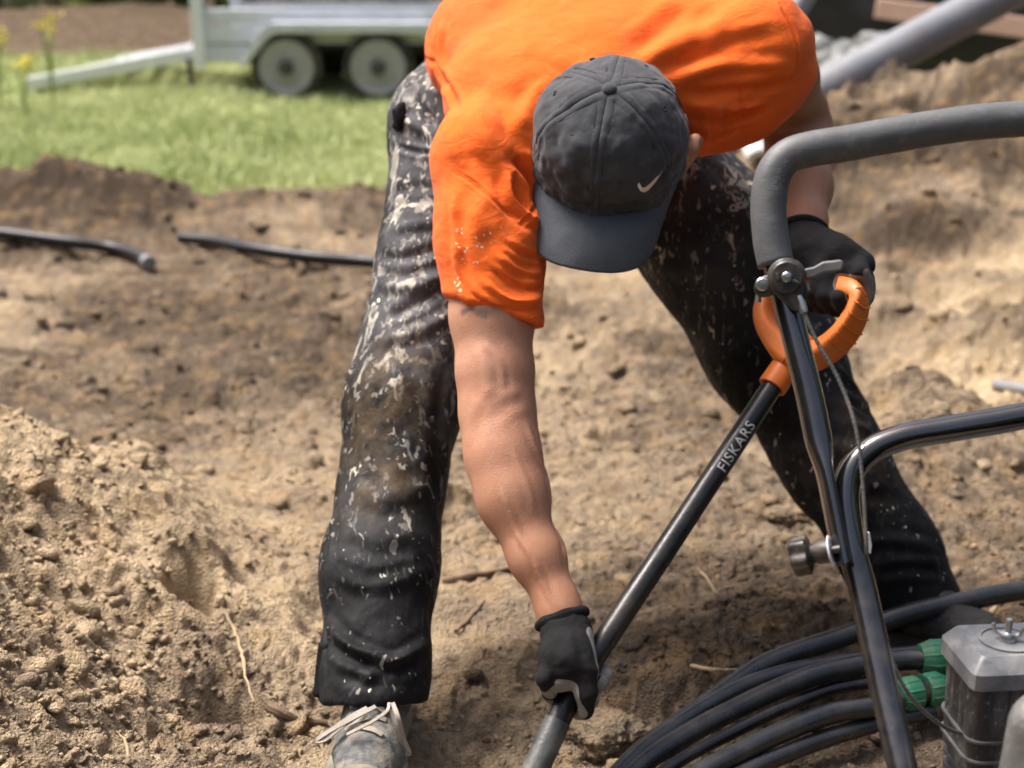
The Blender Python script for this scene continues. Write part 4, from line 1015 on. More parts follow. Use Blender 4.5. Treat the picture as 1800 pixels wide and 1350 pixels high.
PF = [([(695, 258), (740, 268), (795, 272)], .006, -.007), ([(700, 205), (735, 225), (790, 262)], .010, .007), ([(715, 150), (735, 190), (775, 225)], .010, -.005),
      ([(655, 440), (700, 455), (760, 440), (800, 420)], .010, -.006), ([(665, 500), (720, 505), (790, 480)], .012, .008), ([(680, 560), (730, 535), (795, 500)], .012, -.009), ([(670, 600), (740, 580), (800, 545)], .012, .007),
      ([(690, 400), (740, 395), (790, 380)], .010, .005), ([(670, 350), (720, 330), (785, 330)], .010, -.005),
      ([(680, 640), (700, 660), (740, 740), (790, 790)], .012, .007), ([(660, 660), (680, 740), (720, 800)], .014, -.006), ([(625, 700), (640, 800), (635, 900)], .016, .005),
      ([(780, 640), (770, 760), (765, 860)], .016, -.006), ([(620, 860), (680, 880), (760, 850)], .016, .005), ([(600, 950), (660, 975), (740, 960)], .014, -.005), ([(590, 1010), (650, 1030), (760, 1005)], .012, .005),
      ([(575, 1090), (600, 1125), (650, 1150), (700, 1160), (750, 1130)], .010, .009), ([(580, 1130), (620, 1160), (690, 1178), (745, 1160)], .010, -.007), ([(640, 1210), (655, 1180), (690, 1170)], .010, .005), ([(590, 1180), (640, 1200), (720, 1195)], .012, -.004),
      ([(571, 1005), (572, 1100), (574, 1200)], .005, -.004), ([(585, 880), (578, 1000), (578, 1100)], .008, .004),
      ([(1150, 480), (1230, 470), (1320, 440)], .014, .007), ([(1200, 560), (1280, 540), (1340, 500)], .014, -.008), ([(1240, 640), (1320, 600), (1400, 560)], .014, .007), ([(1470, 640), (1500, 680), (1530, 730)], .010, .009), ([(1490, 700), (1520, 720), (1545, 770)], .010, -.009), ([(1500, 740), (1530, 760), (1560, 800)], .010, .008),
      ([(1380, 800), (1450, 790), (1560, 800)], .016, .007), ([(1420, 880), (1500, 870), (1590, 880)], .014, -.006), ([(1480, 960), (1560, 950), (1640, 960)], .012, .007), ([(1540, 1010), (1600, 1000), (1655, 1005)], .010, -.006),
      ([(1255, 275), (1290, 330), (1310, 420)], .012, .006), ([(1290, 260), (1315, 310), (1325, 380)], .010, -.005)]
V = folds(V, F, [(p_, w_f * .72, a_f * (.62 if min(q_[1] for q_ in p_) > 560 else .58)) for p_, w_f, a_f in PF]); Nn = vnormals(V, F)
V = V + Nn * (.0036 * fbm(V[:, 0] * 13, V[:, 1] * 13, V[:, 2] * 5, s=13, o=3) + .0014 * fbm(V[:, 0] * 50, V[:, 1] * 50, V[:, 2] * 26, s=14, o=3))[:, None]
dR, tR = seg_dist(V, np.array([Pel + (-.12, 0, .05), HipR, KneR, AnkR])); dL, tL = seg_dist(V, np.array([HipL, KneL, AnkL])); onR = dR < dL
lx = V[:, 0]
sp = np.where(onR, .10 + .90 * sstep(.74, .58, tR) , .24 * sstep(1.0, .6, tL) + .62 * sstep(.5, .1, tL) + .04)
left_side = sstep(-.13, -.20, V[:, 0] - .0) * sstep(.75, .5, tR); sp = np.where(onR, np.maximum(sp * (.75 + .25 * sstep(-.06, -.16, lx)), left_side), sp)
sp = np.where(onR, np.maximum(sp, .42 * sstep(1.0, .80, tR)), sp); sp *= (.85 + .25 * vnoise(V[:, 0] * 8, V[:, 1] * 8, V[:, 2] * 8, s=17))
mud = np.zeros(len(V))
for c_, r_ in ((P(690, 720, 2.04), .075), (P(660, 830, 2.0), .06), (P(1500, 790, 2.25), .07), (P(700, 640, 2.05), .05)): mud = np.maximum(mud, np.exp(-(np.linalg.norm(V - c_, axis=1) / r_) ** 2))
trs = obj('trousers', V, F, M_PANTS, person, attrs={'splat': np.clip(sp, 0, 1), 'mud': mud})
BV_TR = BVHTree.FromPolygons([tuple(v) for v in V], F.tolist())

def decal(bvh, polys, name, mat, parent, lift=.0012, axis=None):
    """flat print laid onto a surface: polygons given in photograph pixels, dropped onto the cloth"""
    VV, FF = [], []
    for poly in polys:
        ids = []
        for (x, y) in poly:
            d = P(x, y, 1.0) - CAM; h = bvh.ray_cast(Vector(CAM), Vector(d))
            if h[0] is None: ids = []; break
            q = np.array(h[0]) + np.array(h[1]) * lift * (1 if np.dot(h[1], d) < 0 else -1); ids.append(len(VV)); VV.append(q)
        if len(ids) > 2: FF.append(tuple(ids))
    if FF: return obj(name, np.array(VV), FF, mat, parent, False)
def bar(x0, y0, x1, y1, w):
    d = nrm((x1 - x0, y1 - y0)); n = np.array([-d[1], d[0]]) * w / 2; a, b = np.array([x0, y0]), np.array([x1, y1]); return [tuple(a + n), tuple(b + n), tuple(b - n), tuple(a - n)]
def ring(cx, cy, r0, r1, n=14):
    out = []
    for i in range(n):
        a, b = 2 * math.pi * i / n, 2 * math.pi * (i + 1) / n
        out.append([(cx + r0 * math.cos(a), cy + r0 * math.sin(a)), (cx + r1 * math.cos(a), cy + r1 * math.sin(a)), (cx + r1 * math.cos(b), cy + r1 * math.sin(b)), (cx + r0 * math.cos(b), cy + r0 * math.sin(b))])
    return out
lg = [bar(1289, 352, 1293, 350, 9), bar(1288, 338, 1304, 349, 11), bar(1296, 322, 1324, 341, 11)]
lt = ring(1289, 366, 3.2, 7.0) + [bar(1296, 356, 1297, 372, 3.4)] + ring(1302, 361, 2.6, 6.6) + [bar(1309, 350, 1309, 367, 3.4)] + [bar(1313, 355, 1313, 363, 3.2)] + ring(1321, 352, 2.6, 6.6) + [bar(1327, 340, 1328, 358, 3.4)]
decal(BV_TR, lg + lt, 'printed_emblem', M_LOGO, trs)
# pocket flap sticking out at the hip, waistband ribbon
L = [P(722, 182, 2.21), P(700, 190, 2.205), P(692, 206, 2.20), P(699, 222, 2.20), P(722, 232, 2.195)]
V0, F0 = ico(3); o = obj('pocket_flap', V0 * (1 + .25 * fbm(V0[:, 0] * 2, V0[:, 1] * 2, V0[:, 2] * 2, s=4, o=2))[:, None] * np.array([.013, .014, .023]) + P(704, 208, 2.21), F0, M_CUFF, trs)
# side vent of the right hem
L = [P(572, 1130, 1.935), P(566, 1180, 1.93), P(562, 1226, 1.922)]
Vr, Fr = ribbon(spline(L, .006), .018, .003, (-.3, -.9, .1)); obj('hem_vent', np.array(Vr), Fr, M_PANTS, trs)

# ---- cap
cap = empty('cap', HL(0, 0, 0)); cap.parent = person; cap.matrix_parent_inverse = world_of(person).inverted()
RX, RYF, RYB, CHT = .0985, .102, .106, .124
def dome(a, t, off=0.0):
    """a: angle (pi/2 = front), t: 0 band .. 1 button"""
    ca, sa = np.cos(a), np.sin(a); ry = np.where(sa > 0, RYF, RYB)
    k = np.cos(t * math.pi / 2) ** .78 * (1 + .05 * np.sin(np.clip(t, 0, 1) * math.pi)); zz = CHT * np.sin(t * math.pi / 2) ** .92
    x = (RX + off) * ca * k; y = (ry + off) * sa * k
    z = zz + off * np.sin(t * math.pi / 2) - .012 * np.maximum(0, -sa) * (1 - t)
    return x, y, z
na, nt = 288, 84
A, Tt = np.meshgrid(np.linspace(0, 2 * math.pi, na, endpoint=False), np.linspace(0, 1, nt) ** 1.0)
x, y, z = dome(A, Tt)
k = np.cos(Tt * math.pi / 2) * .1
off = np.zeros_like(A)
for j in range(6):
    da = (A - (math.pi / 2 + j * math.pi / 3) + math.pi) % (2 * math.pi) - math.pi; s = da * np.maximum(k, .004)
    off += -.0012 * np.exp(-(s / .0013) ** 2) + .0004 * np.exp(-((np.abs(s) - .0042) / .0022) ** 2) - .0003 * np.exp(-((np.abs(s) - .0075) / .0012) ** 2)
off += .0034 * fbm(x * 26, y * 26, z * 26, s=5, o=3) + .0045 * fbm(x * 60 + 4, y * 18, z * 45, s=6, o=2) * sstep(.75, .1, Tt)
off -= .0012 * np.exp(-((Tt - .10) / .012) ** 2)
off *= sstep(1.0, .93, Tt) * .9 + .1
x, y, z = dome(A, Tt, off)
Vc = (np.stack([x, y, z], -1).reshape(-1, 3)) @ HR + Hb
I_ = np.arange(na * nt).reshape(nt, na); I2 = np.roll(I_, -1, 1)
F = np.stack([I_[:-1], I2[:-1], I2[1:], I_[1:]], -1).reshape(-1, 4)
crown = obj('crown', Vc, F, M_CAP, cap); so = crown.modifiers.new('thick', 'SOLIDIFY'); so.thickness = .002; so.offset = -1
# brim
nu, nv = 60, 26
Uu, Vv = np.meshgrid(np.linspace(-1, 1, nu), np.linspace(0, 1, nv)); ang = math.pi / 2 - Uu * R(72)
ix, iy, iz = dome(ang, np.zeros_like(ang), .0005)
ox = .0825 * np.sign(Uu) * np.abs(np.sin(Uu * math.pi / 2)) ** .95; oy = .030 + .146 * np.cos(Uu * math.pi / 2 * .985) ** .42
x = ix + (ox - ix) * Vv; y = iy + (oy - iy) * Vv
z = .004 - .020 * Vv - 2.9 * x ** 2 * (.25 + .75 * Vv) + .010 * (1 - np.abs(Uu) ** 2) * np.sin(Vv * math.pi)
z += .0010 * fbm(x * 30, y * 30, s=3, o=2)
for q in (.12, .2, .28): z += -.0003 * np.exp(-((1 - np.abs(Uu) - q * .5) / .006) ** 2)
Vb = np.stack([x, y, z], -1).reshape(-1, 3) @ HR + Hb; I_ = np.arange(nu * nv).reshape(nv, nu)
F = np.stack([I_[:-1, :-1], I_[1:, :-1], I_[1:, 1:], I_[:-1, 1:]], -1).reshape(-1, 4)
br = obj('brim', Vb, F, M_BRIM, cap); so = br.modifiers.new('thick', 'SOLIDIFY'); so.thickness = .0032; so.offset = 0
def dome_pt(a, t, off=0.0): q = dome(np.array(a), np.array(t), off); return HL(float(q[0]), float(q[1]), float(q[2]))
V0, F0 = ico(3); obj('button', (V0 * np.array([.0092, .0092, .006])) @ HR + HL(0, 0, CHT + .002), F0, M_CAP, cap)
for j in range(6):
    a = math.pi / 2 + (j + .5) * math.pi / 3
    for t_ in (.60,):
        c0 = dome_pt(a, t_, .0008); c1 = dome_pt(a, t_, .004); nn = nrm(c1 - c0)
        MB().lathe([(.0006, -.0004), (.0014, .0002), (.0022, .0010), (.0031, .0011), (.0037, .0002), (.0037, -.001)], c0, nn, 16).build('eyelet', M_THREAD, cap)
# stitch lines beside the seams
for j in range(6):
    a0 = math.pi / 2 + j * math.pi / 3
    for sg in (-1, 1):
        pts = []
        for t_ in np.linspace(.03, .93, 40):
            rr_ = max(.1 * math.cos(t_ * math.pi / 2), .006); pts.append(dome_pt(a0 + sg * .0072 / rr_, t_, .0004))
        MB().tube(np.array(pts), .00045, 4, False).build('stitch_line', M_THREAD, cap)
# small metal tick emblem on the front panel
sw = [(-.0118, .0040), (-.0095, -.0010), (-.0062, -.0028), (-.0020, -.0022), (.0050, .0018), (.0135, .0088), (.0050, .0046), (-.0010, .0016), (-.0050, .0006), (-.0076, .0014), (-.0088, .0036), (-.0100, .0062)]
bvc = BVHTree.FromPolygons([tuple(v) for v in Vc], np.vstack([np.stack([np.arange(na * nt).reshape(nt, na)[:-1], np.roll(np.arange(na * nt).reshape(nt, na), -1, 1)[:-1], np.roll(np.arange(na * nt).reshape(nt, na), -1, 1)[1:], np.arange(na * nt).reshape(nt, na)[1:]], -1).reshape(-1, 4)]).tolist())
px_m = FPX / 1.70
top_ = []
for (a, b) in sw:
    X_, Y_ = 1141 + (a * 1.0 - b * .12) * px_m * 1.18, 326 - (b * 1.45 + a * .42) * px_m
    d = P(X_, Y_, 1.0) - CAM; h = bvc.ray_cast(Vector(CAM), Vector(d)); top_.append((np.array(h[0]), np.array(h[1])) if h[0] is not None else None)
if all(t is not None for t in top_):
    nrm_ = nrm(sum(t[1] for t in top_)); nrm_ = nrm_ if np.dot(nrm_, CAM - Hb) > 0 else -nrm_
    n = len(top_); Vs = [t[0] + nrm_ * .0026 for t in top_] + [t[0] - nrm_ * .001 for t in top_]
    # triangulated strip: lower run 0..5, upper run 11..5
    fs = [(0, 1, 11), (1, 10, 11), (1, 2, 10), (2, 9, 10), (2, 8, 9), (2, 3, 8), (3, 7, 8), (3, 4, 7), (4, 6, 7), (4, 5, 6)]
    fs += [(i, i + n, (i + 1) % n + n, (i + 1) % n) for i in range(n)]
    em = obj('metal_emblem', np.array(Vs), fs, M_CHROME, cap, False)

# ---- shoes
def shoe(name, heel, toe, mat, pale, parent):
    heel = np.array([*heel, 0.0]); toe = np.array([*toe, 0.0]); f = nrm(toe - heel); s = np.array([-f[1], f[0], 0]); L = np.linalg.norm(toe - heel); up = np.array([0, 0, 1.])
    def q(a, b, c): return heel + f * a * L + s * b + up * c
    S = Field(np.minimum(heel, toe) - .09, np.maximum(heel, toe) + (.09, .09, .16), .0032)
    S.cone(q(.12, 0, .052), q(.45, 0, .050), .036, .036, .02).cone(q(.45, 0, .050), q(.70, .004, .042), .038, .040, .02, (up, .9)).cone(q(.70, .004, .040), q(.86, .004, .034), .041, .036, .02, (up, .82))
    S.cone(q(.17, 0, .07), q(.22, 0, .115), .036, .037, .02).cone(q(.28, 0, .10), q(.55, 0, .068), .030, .028, .02)
    S.cone(q(.18, 0, .09), q(.2, 0, .20), .030, .031, .004, None, True); S.cut(q(.2, 0, .118), up + f * -.25, heel - .3, heel + .4, .004); S.cut(q(.2, 0, .018), -up, heel - .4, heel + .5, .002)
    V, F = S.mesh(); V = smooth_np(V, F, 2); a = ((V - heel) @ f) / L
    ed = np.abs(V[:, 2] - .055 - .03 * np.sin(a * 9)) ; Nn = vnormals(V, F); V = V + Nn * (.0012 * fbm(V[:, 0] * 90, V[:, 1] * 90, V[:, 2] * 90, s=3, o=2))[:, None]
    o = empty(name, q(.5, 0, 0)); o.parent = parent; o.matrix_parent_inverse = world_of(parent).inverted()
    obj('upper', V, F, mat, o)
    out = [(0, 0), (.02, .026), (.12, .034), (.30, .033), (.48, .036), (.68, .047), (.84, .045), (.95, .030), (1.0, .006)]
    loop = [(a_, b_ + .004) for a_, b_ in out] + [(a_, -b_ * .93 - .004) for a_, b_ in out[::-1]]; loop = [tuple(v) for v in spline(np.array([(a_, b_, 0) for a_, b_ in loop]), .05)[:, :2]]
    n = len(loop); VV = [q(a_ * 1.0, b_, z_) for z_ in (.0, .010, .028) for a_, b_ in loop]; VV = [v + (0, 0, .012 * max(0, ((v - heel) @ f) / L - .8) * 5 * .2) for v in VV]
    FF = [tuple(range(n - 1, -1, -1)), tuple(range(2 * n, 3 * n))] + [(r_ * n + i, r_ * n + (i + 1) % n, (r_ + 1) * n + (i + 1) % n, (r_ + 1) * n + i) for r_ in (0, 1) for i in range(n)]
    so = obj('sole', np.array(VV), FF, pale, o); sharp(so, 50)
    for v in so.data.vertices: pass
    tc = (a > .92); mk = tc[F].all(1); ids = np.unique(F[mk]); rem = np.full(len(V), -1); rem[ids] = np.arange(len(ids)); obj('toe_cap', V[ids] + Nn[ids] * .0022, rem[F[mk]], pale, o)
    return o, V, F, q
shR, V, F, q = shoe('shoe', (-.172, 1.865), (-.188, 1.585), M_SHOE, M_SHOECAP, person)
bvs = BVHTree.FromPolygons([tuple(v) for v in V], F.tolist())
def lace(pts3, w=.0075):
    w = w * .78
    Vr, Fr = ribbon(spline(pts3, .003), w, .0022, (0, -.55, .85)); sharp(obj('lace', np.array(Vr), Fr, M_LACE, shR), 50)
for i, a_ in enumerate((.54, .61, .68, .745)):
    pts = []
    for b_ in np.linspace(-.024, .024, 9):
        p0 = q(a_ + .02 * (b_ / .024) * (1 if i % 2 else -1), b_, .3); h = bvs.ray_cast(Vector(p0), Vector((0, 0, -1)))
        if h[0] is not None: pts.append(np.array(h[0]) + (0, 0, .0025))
    if len(pts) > 3: lace(pts, .008)
zt_ = .10
lace([P(660, 1242, 1.868), P(630, 1258, 1.85), P(600, 1278, 1.845), P(572, 1300, 1.85), P(556, 1302, 1.855), P(575, 1288, 1.85), P(610, 1268, 1.845), P(640, 1252, 1.85)], .007)
lace([P(645, 1244, 1.866), P(612, 1262, 1.85), P(585, 1282, 1.85)], .006)
lace([P(684, 1236, 1.868), P(680, 1250, 1.842), P(655, 1268, 1.828), P(628, 1282, 1.828), P(610, 1291, 1.832)], .005)
lace([P(690, 1236, 1.868), P(700, 1262, 1.85), P(710, 1300, 1.86), P(719, 1322, 1.866), P(716, 1326, 1.866), P(704, 1310, 1.858), P(696, 1275, 1.85), P(688, 1246, 1.86)], .007)
shoe('shoe', (.535, 2.125), (.735, 1.945), M_DKSHOE, M_DKSHOE, person)

# ---- the spade's line is needed for the hands
SP = [P(1365, 668, 1.945), P(1180, 950, 1.878), P(1078, 1103, 1.835), P(1003, 1222, 1.803), P(945, 1345, 1.770)]
SPC = spline(SP, .008)
def grip_frame(c, axis):
    ax = nrm(axis); e1 = nrm((CAM - c) - ax * np.dot(CAM - c, ax)); e2 = nrm(np.cross(e1, ax)); return ax, e1, e2

def glove_mesh(name, Fd, palm_fn, parent, fold_specs=()):
    V, F = Fd.mesh(); V = smooth_np(V, F, 2)
    if fold_specs: V = folds(V, F, fold_specs)
    Nn = vnormals(V, F); V = V + Nn * (.0011 * fbm(V[:, 0] * 70, V[:, 1] * 70, V[:, 2] * 70, s=3, o=3))[:, None]
    return obj(name, V, F, M_GLOVE, parent, attrs={'palm': palm_fn(V, Nn)})

# right hand: over the shaft, back of the hand to the viewer, fingers closed behind it
def on_shaft(px):
    i = np.argmin([abs((900 + (c[0]) / ((c - CAM) @ AX) * FPX) - px) for c in SPC]); return SPC[i], SPC[min(i + 2, len(SPC) - 1)] - SPC[max(i - 2, 0)]
Gd = Field(P(1000, 1170, 1.80) - .13, P(1000, 1170, 1.80) + .13, .0024)
k0, kd = on_shaft(1040); ax, e1, e2 = grip_frame(k0, -kd)               # ax up the shaft, e1 to the viewer
if np.dot(e2, RT) < 0: e2 = -e2
rs = .0150
palmC = P(1000, 1150, 1.775)
Gd.cone(WrR + fR * -.005, WrR + fR * .02, .026, .027, .012)
Gd.cone(P(996, 1110, 1.80), P(994, 1160, 1.775), .0255, .0265, .015, (RT, 1.15)).cone(P(994, 1160, 1.775), P(984, 1190, 1.775), .025, .019, .015, (RT, 1.12)).cone(P(1008, 1150, 1.785), P(1022, 1185, 1.78), .021, .016, .012)
FNG = [(995, 1.0), (1010, 1.02), (1025, .98), (1038, .9)]
tips = []
for i, (px, ln) in enumerate(FNG):
    c, d = on_shaft(px); a_, f1, f2 = grip_frame(c, -d)
    if np.dot(f2, RT) < 0: f2 = -f2
    pts = []; rr_ = rs + .0088
    for ph in np.linspace(-58, -285 * ln, 9):                     # from front-left round the back to the right
        w = R(ph); pts.append(c + (rr_ + (.004 if ph > -80 else 0)) * (math.cos(w) * f1 + math.sin(w) * f2))
    pts = [palmC + (c - k0) * .75 - e2 * .010 + f1 * .004] + pts
    Gd.chain(pts, [.0115] + [.0105] * 3 + [.0102] * 4 + [.0100, .0096], .003); tips.append(pts)
Gd.cut(WrR + fR * .002, -fR, WrR - .07, WrR + .06, .002)
# thumb: down the right side and across the front
Gd.chain([P(1016, 1130, 1.785), P(1029, 1178, 1.765), P(1031, 1218, 1.760), P(1030, 1250, 1.772)], [.017, .0130, .0115, .0105], .010)
hcen = np.array([SPC[np.argmin(np.linalg.norm(SPC - v, axis=1))] for v in (palmC,)])[0]
def palmR(V, Nn):
    dsh, t_ = seg_dist(V, SPC[::4]); e = (V - k0) @ e1; r_ = (V - k0) @ e2
    g = sstep(.010, -.002, e)                                      # everything wrapped behind the shaft is coated grey
    g = np.maximum(g, sstep(.004, -.006, (Nn @ e1) * .03 + .004) * sstep(.05, .03, dsh))
    g = np.maximum(g, sstep(.016, .024, r_) * sstep(.022, .014, e))
    th_, _ = seg_dist(V, np.array([P(1040, 1120, 1.785), P(1043, 1180, 1.77), P(1045, 1250, 1.78)])); g = np.maximum(g, sstep(.016, .010, th_))
    wb, _ = seg_dist(V, np.array([P(962, 1225, 1.78), P(985, 1200, 1.76), P(1003, 1212, 1.755), P(1020, 1250, 1.765)])); g = np.maximum(g, sstep(.013, .007, wb))
    return g
glR = glove_mesh('glove', Gd, palmR, person, [([(970, 1205), (980, 1200), (992, 1205)], .003, .002), ([(968, 1215), (975, 1210), (988, 1214)], .003, -.002), ([(966, 1228), (974, 1222)], .003, .002), ([(1000, 1110), (1008, 1150), (1010, 1190)], .006, .0015), ([(975, 1120), (978, 1170)], .006, -.0015)])
cu = spline([P(953, 1112, 1.785), P(985, 1108, 1.768), P(1018, 1094, 1.77), P(1037, 1082, 1.79)], .004)
a_c = WrR + fR * .002; cax = fR; Vt = MB()
ru = nrm(np.cross(cax, (0, 1, 0))); rw = np.cross(cax, ru); pr = []
cc_ = np.array([a_c + .0285 * (math.cos(t_) * ru + math.sin(t_) * rw * .95) for t_ in np.linspace(0, 2 * math.pi, 41)])
o = Vt.tube(cc_, .0066 + .0006 * np.sin(np.linspace(0, 40, 41)), 10, False).build('cuff_roll', M_CUFF, glR)

# left hand on the D grip
GA, GB = P(1418, 498, 1.985), P(1509, 513, 1.908); gax = nrm(GB - GA)
Gl = Field(P(1465, 480, 1.95) - .14, P(1465, 480, 1.95) + .14, .0026)
c0, e1, e2 = (GA + GB) / 2, None, None
ax, e1, e2 = grip_frame(c0, gax)                                    # e1 to the viewer
upv = nrm(UP - ax * np.dot(UP, ax)); rgt = nrm(np.cross(upv, ax)); rgt = rgt if np.dot(rgt, RT + AX * .6) > 0 else -rgt
Gl.cone(WrL - fL * .01, WrL + fL * .02, .031, .033, .012)
kn = P(1505, 466, 1.955)
Gl.cone(P(1425, 440, 1.985), P(1462, 452, 1.965), .032, .030, .02, (gax, 1.2)).cone(P(1462, 452, 1.965), kn, .029, .021, .02, (gax, 1.35))
for i in range(4):
    c = GA + (GB - GA) * (.16 + .24 * i); pts = [kn + gax * (i - 1.6) * .021 - RT * .018]
    for ph in np.linspace(20, 250, 9):
        w = R(ph); pts.append(c + .0255 * (math.cos(w) * upv + math.sin(w) * rgt))
    Gl.chain(pts, [.0135] + [.0120] * 4 + [.0112] * 3 + [.0106, .010], .004)
Gl.chain([P(1430, 452, 1.965), P(1448, 490, 1.935), P(1458, 520, 1.93), P(1478, 540, 1.94)], [.018, .0145, .0125, .011], .010)
def palmL(V, Nn):
    d, _ = seg_dist(V, np.array([GA - gax * .05, GB + gax * .05])); g = sstep(.0225, .0185, d)
    endr = (V - GB) @ gax; return np.maximum(g, sstep(-.004, .004, endr) * sstep(.042, .036, d) * .9)
glL = glove_mesh('glove', Gl, palmL, person)
cax = fL; ru = nrm(np.cross(cax, (0, 1, 0))); rw = np.cross(cax, ru)
cc_ = np.array([WrL - fL * .012 + .033 * (math.cos(t_) * ru + math.sin(t_) * rw) for t_ in np.linspace(0, 2 * math.pi, 41)])
MB().tube(cc_, .0055, 10, False).build('cuff_roll', M_CUFF, glL)

# ------------------------------------------------------------------ spade
sdir = nrm(SP[-1] - SP[-2])
spade = empty('spade', SP[-1] + sdir * .06, 'black-shafted garden spade with an orange D-grip held in both gloved hands', 'spade')
tpath = np.vstack([SPC, [SPC[-1] + sdir * .05, SPC[-1] + sdir * .10]]); tpath = spline(tpath[::6].tolist() + [tpath[-1]], .006)
tl = np.linspace(0, 1, len(tpath)); cutp = int(len(tpath) * .77)
MB().tube(tpath[:cutp + 1], np.interp(tl[:cutp + 1], [0, .7, .9], [.0142, .0148, .0155]), 28).build('shaft', M_SHAFT, spade)
MB().tube(tpath[cutp:], np.interp(tl[cutp:], [.7, .9, 1], [.0158, .0170, .0178]), 28).build('socket', M_SHAFTLOW, spade)
# blade, mostly driven into the soil
bo = tpath[-1]; bs = nrm(np.cross(sdir, AX)); bn = np.cross(bs, sdir); VV = []; nb = 15; mb_ = 12
for j in range(mb_):
    t_ = j / (mb_ - 1); w = .085 * (1 - .25 * t_ ** 3) * (1 if t_ < .85 else math.sqrt(max(0, 1 - ((t_ - .85) / .16) ** 2)))
    for i in range(nb):
        u = i / (nb - 1) * 2 - 1; VV.append(bo + bs * u * w + sdir * (t_ * .24 - .005) + bn * (.014 * u * u - .004))
FF = [(j * nb + i, j * nb + i + 1, (j + 1) * nb + i + 1, (j + 1) * nb + i) for j in range(mb_ - 1) for i in range(nb - 1)]
bl = obj('blade', np.array(VV), FF, M_BLADE, spade); so = bl.modifiers.new('thick', 'SOLIDIFY'); so.thickness = .003
# D grip: a moulded band of changing section, closed through the hand, on a flared socket
sa = nrm(SP[0] - SP[1]); s0 = SP[0]; nD = nrm(np.cross(gax, sa)); nD = nD if np.dot(nD, CAM - s0) > 0 else -nD
dg = empty('d_grip', s0); dg.parent = spade; dg.matrix_parent_inverse = world_of(spade).inverted()
fk = P(1393, 628, 1.945)
loopp = [(fk, .0190, .0190), (P(1368, 606, 1.958), .0190, .0160), (P(1347, 572, 1.970), .0185, .0120), (P(1346, 538, 1.980), .0170, .0100), (P(1366, 510, 1.988), .0140, .0095), (GA, .0140, .0125), ((GA + GB) / 2, .0145, .0140), (GB - gax * .010, .0140, .0125),
         (P(1510, 528, 1.905), .0150, .0090), (P(1500, 562, 1.906), .0185, .0095), (P(1478, 594, 1.912), .0195, .0105), (P(1448, 618, 1.924), .0195, .0135), (P(1416, 630, 1.936), .0190, .0180)]
lp = np.array([[*p, w, t] for p, w, t in loopp]); ext = np.vstack([lp[-2:], lp, lp[:3]]); C5 = spline(ext, .004)
i0 = np.argmin(np.linalg.norm(C5[:len(C5) // 2, :3] - fk, axis=1)); i1 = len(C5) // 2 + np.argmin(np.linalg.norm(C5[len(C5) // 2:, :3] - fk, axis=1)); C5 = C5[i0:i1 + 1]
Cc = C5[:, :3]; Tt = np.gradient(Cc, axis=0); Tt /= np.linalg.norm(Tt, axis=1)[:, None]; VV = []; ns = 28
for c, t_, w, th_ in zip(Cc, Tt, C5[:, 3], C5[:, 4]):
    s_ = nrm(nD - t_ * np.dot(nD, t_)); q_ = np.cross(s_, t_)
    for i in range(ns):
        a_ = 2 * math.pi * i / ns; ca, sa_ = math.cos(a_), math.sin(a_); VV.append(c + s_ * w * math.copysign(abs(ca) ** .55, ca) + q_ * th_ * math.copysign(abs(sa_) ** .55, sa_))
FF = [(j * ns + i, j * ns + (i + 1) % ns, (j + 1) * ns + (i + 1) % ns, (j + 1) * ns + i) for j in range(len(Cc) - 1) for i in range(ns)]
sharp(obj('grip_band', np.array(VV), FF, M_ORANGEPL, dg), 60)
MB().lathe([(.0160, -.012), (.0188, -.012), (.0192, -.008), (.0186, .012), (.0182, .026), (.0200, .040), (.0240, .054), (.0255, .062), (.0215, .070), (.0, .074)], s0, sa, 36).build('grip_socket', M_ORANGEPL, dg)
for t_ in (.655, .690, .725, .760, .795, .83):                       # moulded ridges on the outer edge
    j = int(t_ * (len(Cc) - 1)); c, tt_, w, th_ = Cc[j], Tt[j], C5[j, 3], C5[j, 4]; s_ = nrm(nD - tt_ * np.dot(nD, tt_)); q_ = np.cross(s_, tt_)
    if np.dot(q_, c - (GA + GB + s0 * 2) / 4) < 0: q_ = -q_
    MB().tube(spline([c + s_ * w * .98 + q_ * th_ * .3, c + s_ * w * .9 + q_ * th_ * .96 + tt_ * .003, c + q_ * th_ * 1.03 + tt_ * .007, c - s_ * w * .9 + q_ * th_ * .96 + tt_ * .003], .003), .0012, 6).build('grip_ridge', M_ORANGEPL, dg)
# lettering along the shaft
def text_mesh(body, size, fn, name, mat, parent, lift):
    cu_ = bpy.data.curves.new(name, 'FONT'); cu_.body = body; cu_.size = size; cu_.align_x = 'CENTER'; cu_.align_y = 'CENTER'; cu_.space_character = 1.12; cu_.resolution_u = 3; cu_.offset = .00025
    to = bpy.data.objects.new(name, cu_); COL.objects.link(to); dg_ = bpy.context.evaluated_depsgraph_get(); dg_.update()
    me = bpy.data.meshes.new_from_object(to.evaluated_get(dg_)); bpy.data.objects.remove(to)
    import bmesh
    bm = bmesh.new(); bm.from_mesh(me); bmesh.ops.triangulate(bm, faces=bm.faces[:])
    for _ in range(2): bmesh.ops.subdivide_edges(bm, edges=[e for e in bm.edges if e.calc_length() > size * .12], cuts=1)
    bmesh.ops.triangulate(bm, faces=bm.faces[:])
    for v in bm.verts: v.co = Vector(fn(v.co.x, v.co.y))
    bm.to_mesh(me); bm.free(); return link(name, me, mat, parent)
tc_, td_ = on_shaft(1288); tax = nrm(-td_); _, t1, t2 = grip_frame(tc_, tax)
if np.dot(t2, UP) < 0: t2 = -t2
dirx = tax
def wrap(x, y):
    a_ = y / .0148; return tc_ + dirx * x + .01545 * (math.cos(a_ - .28) * t1 + math.sin(a_ - .28) * t2)
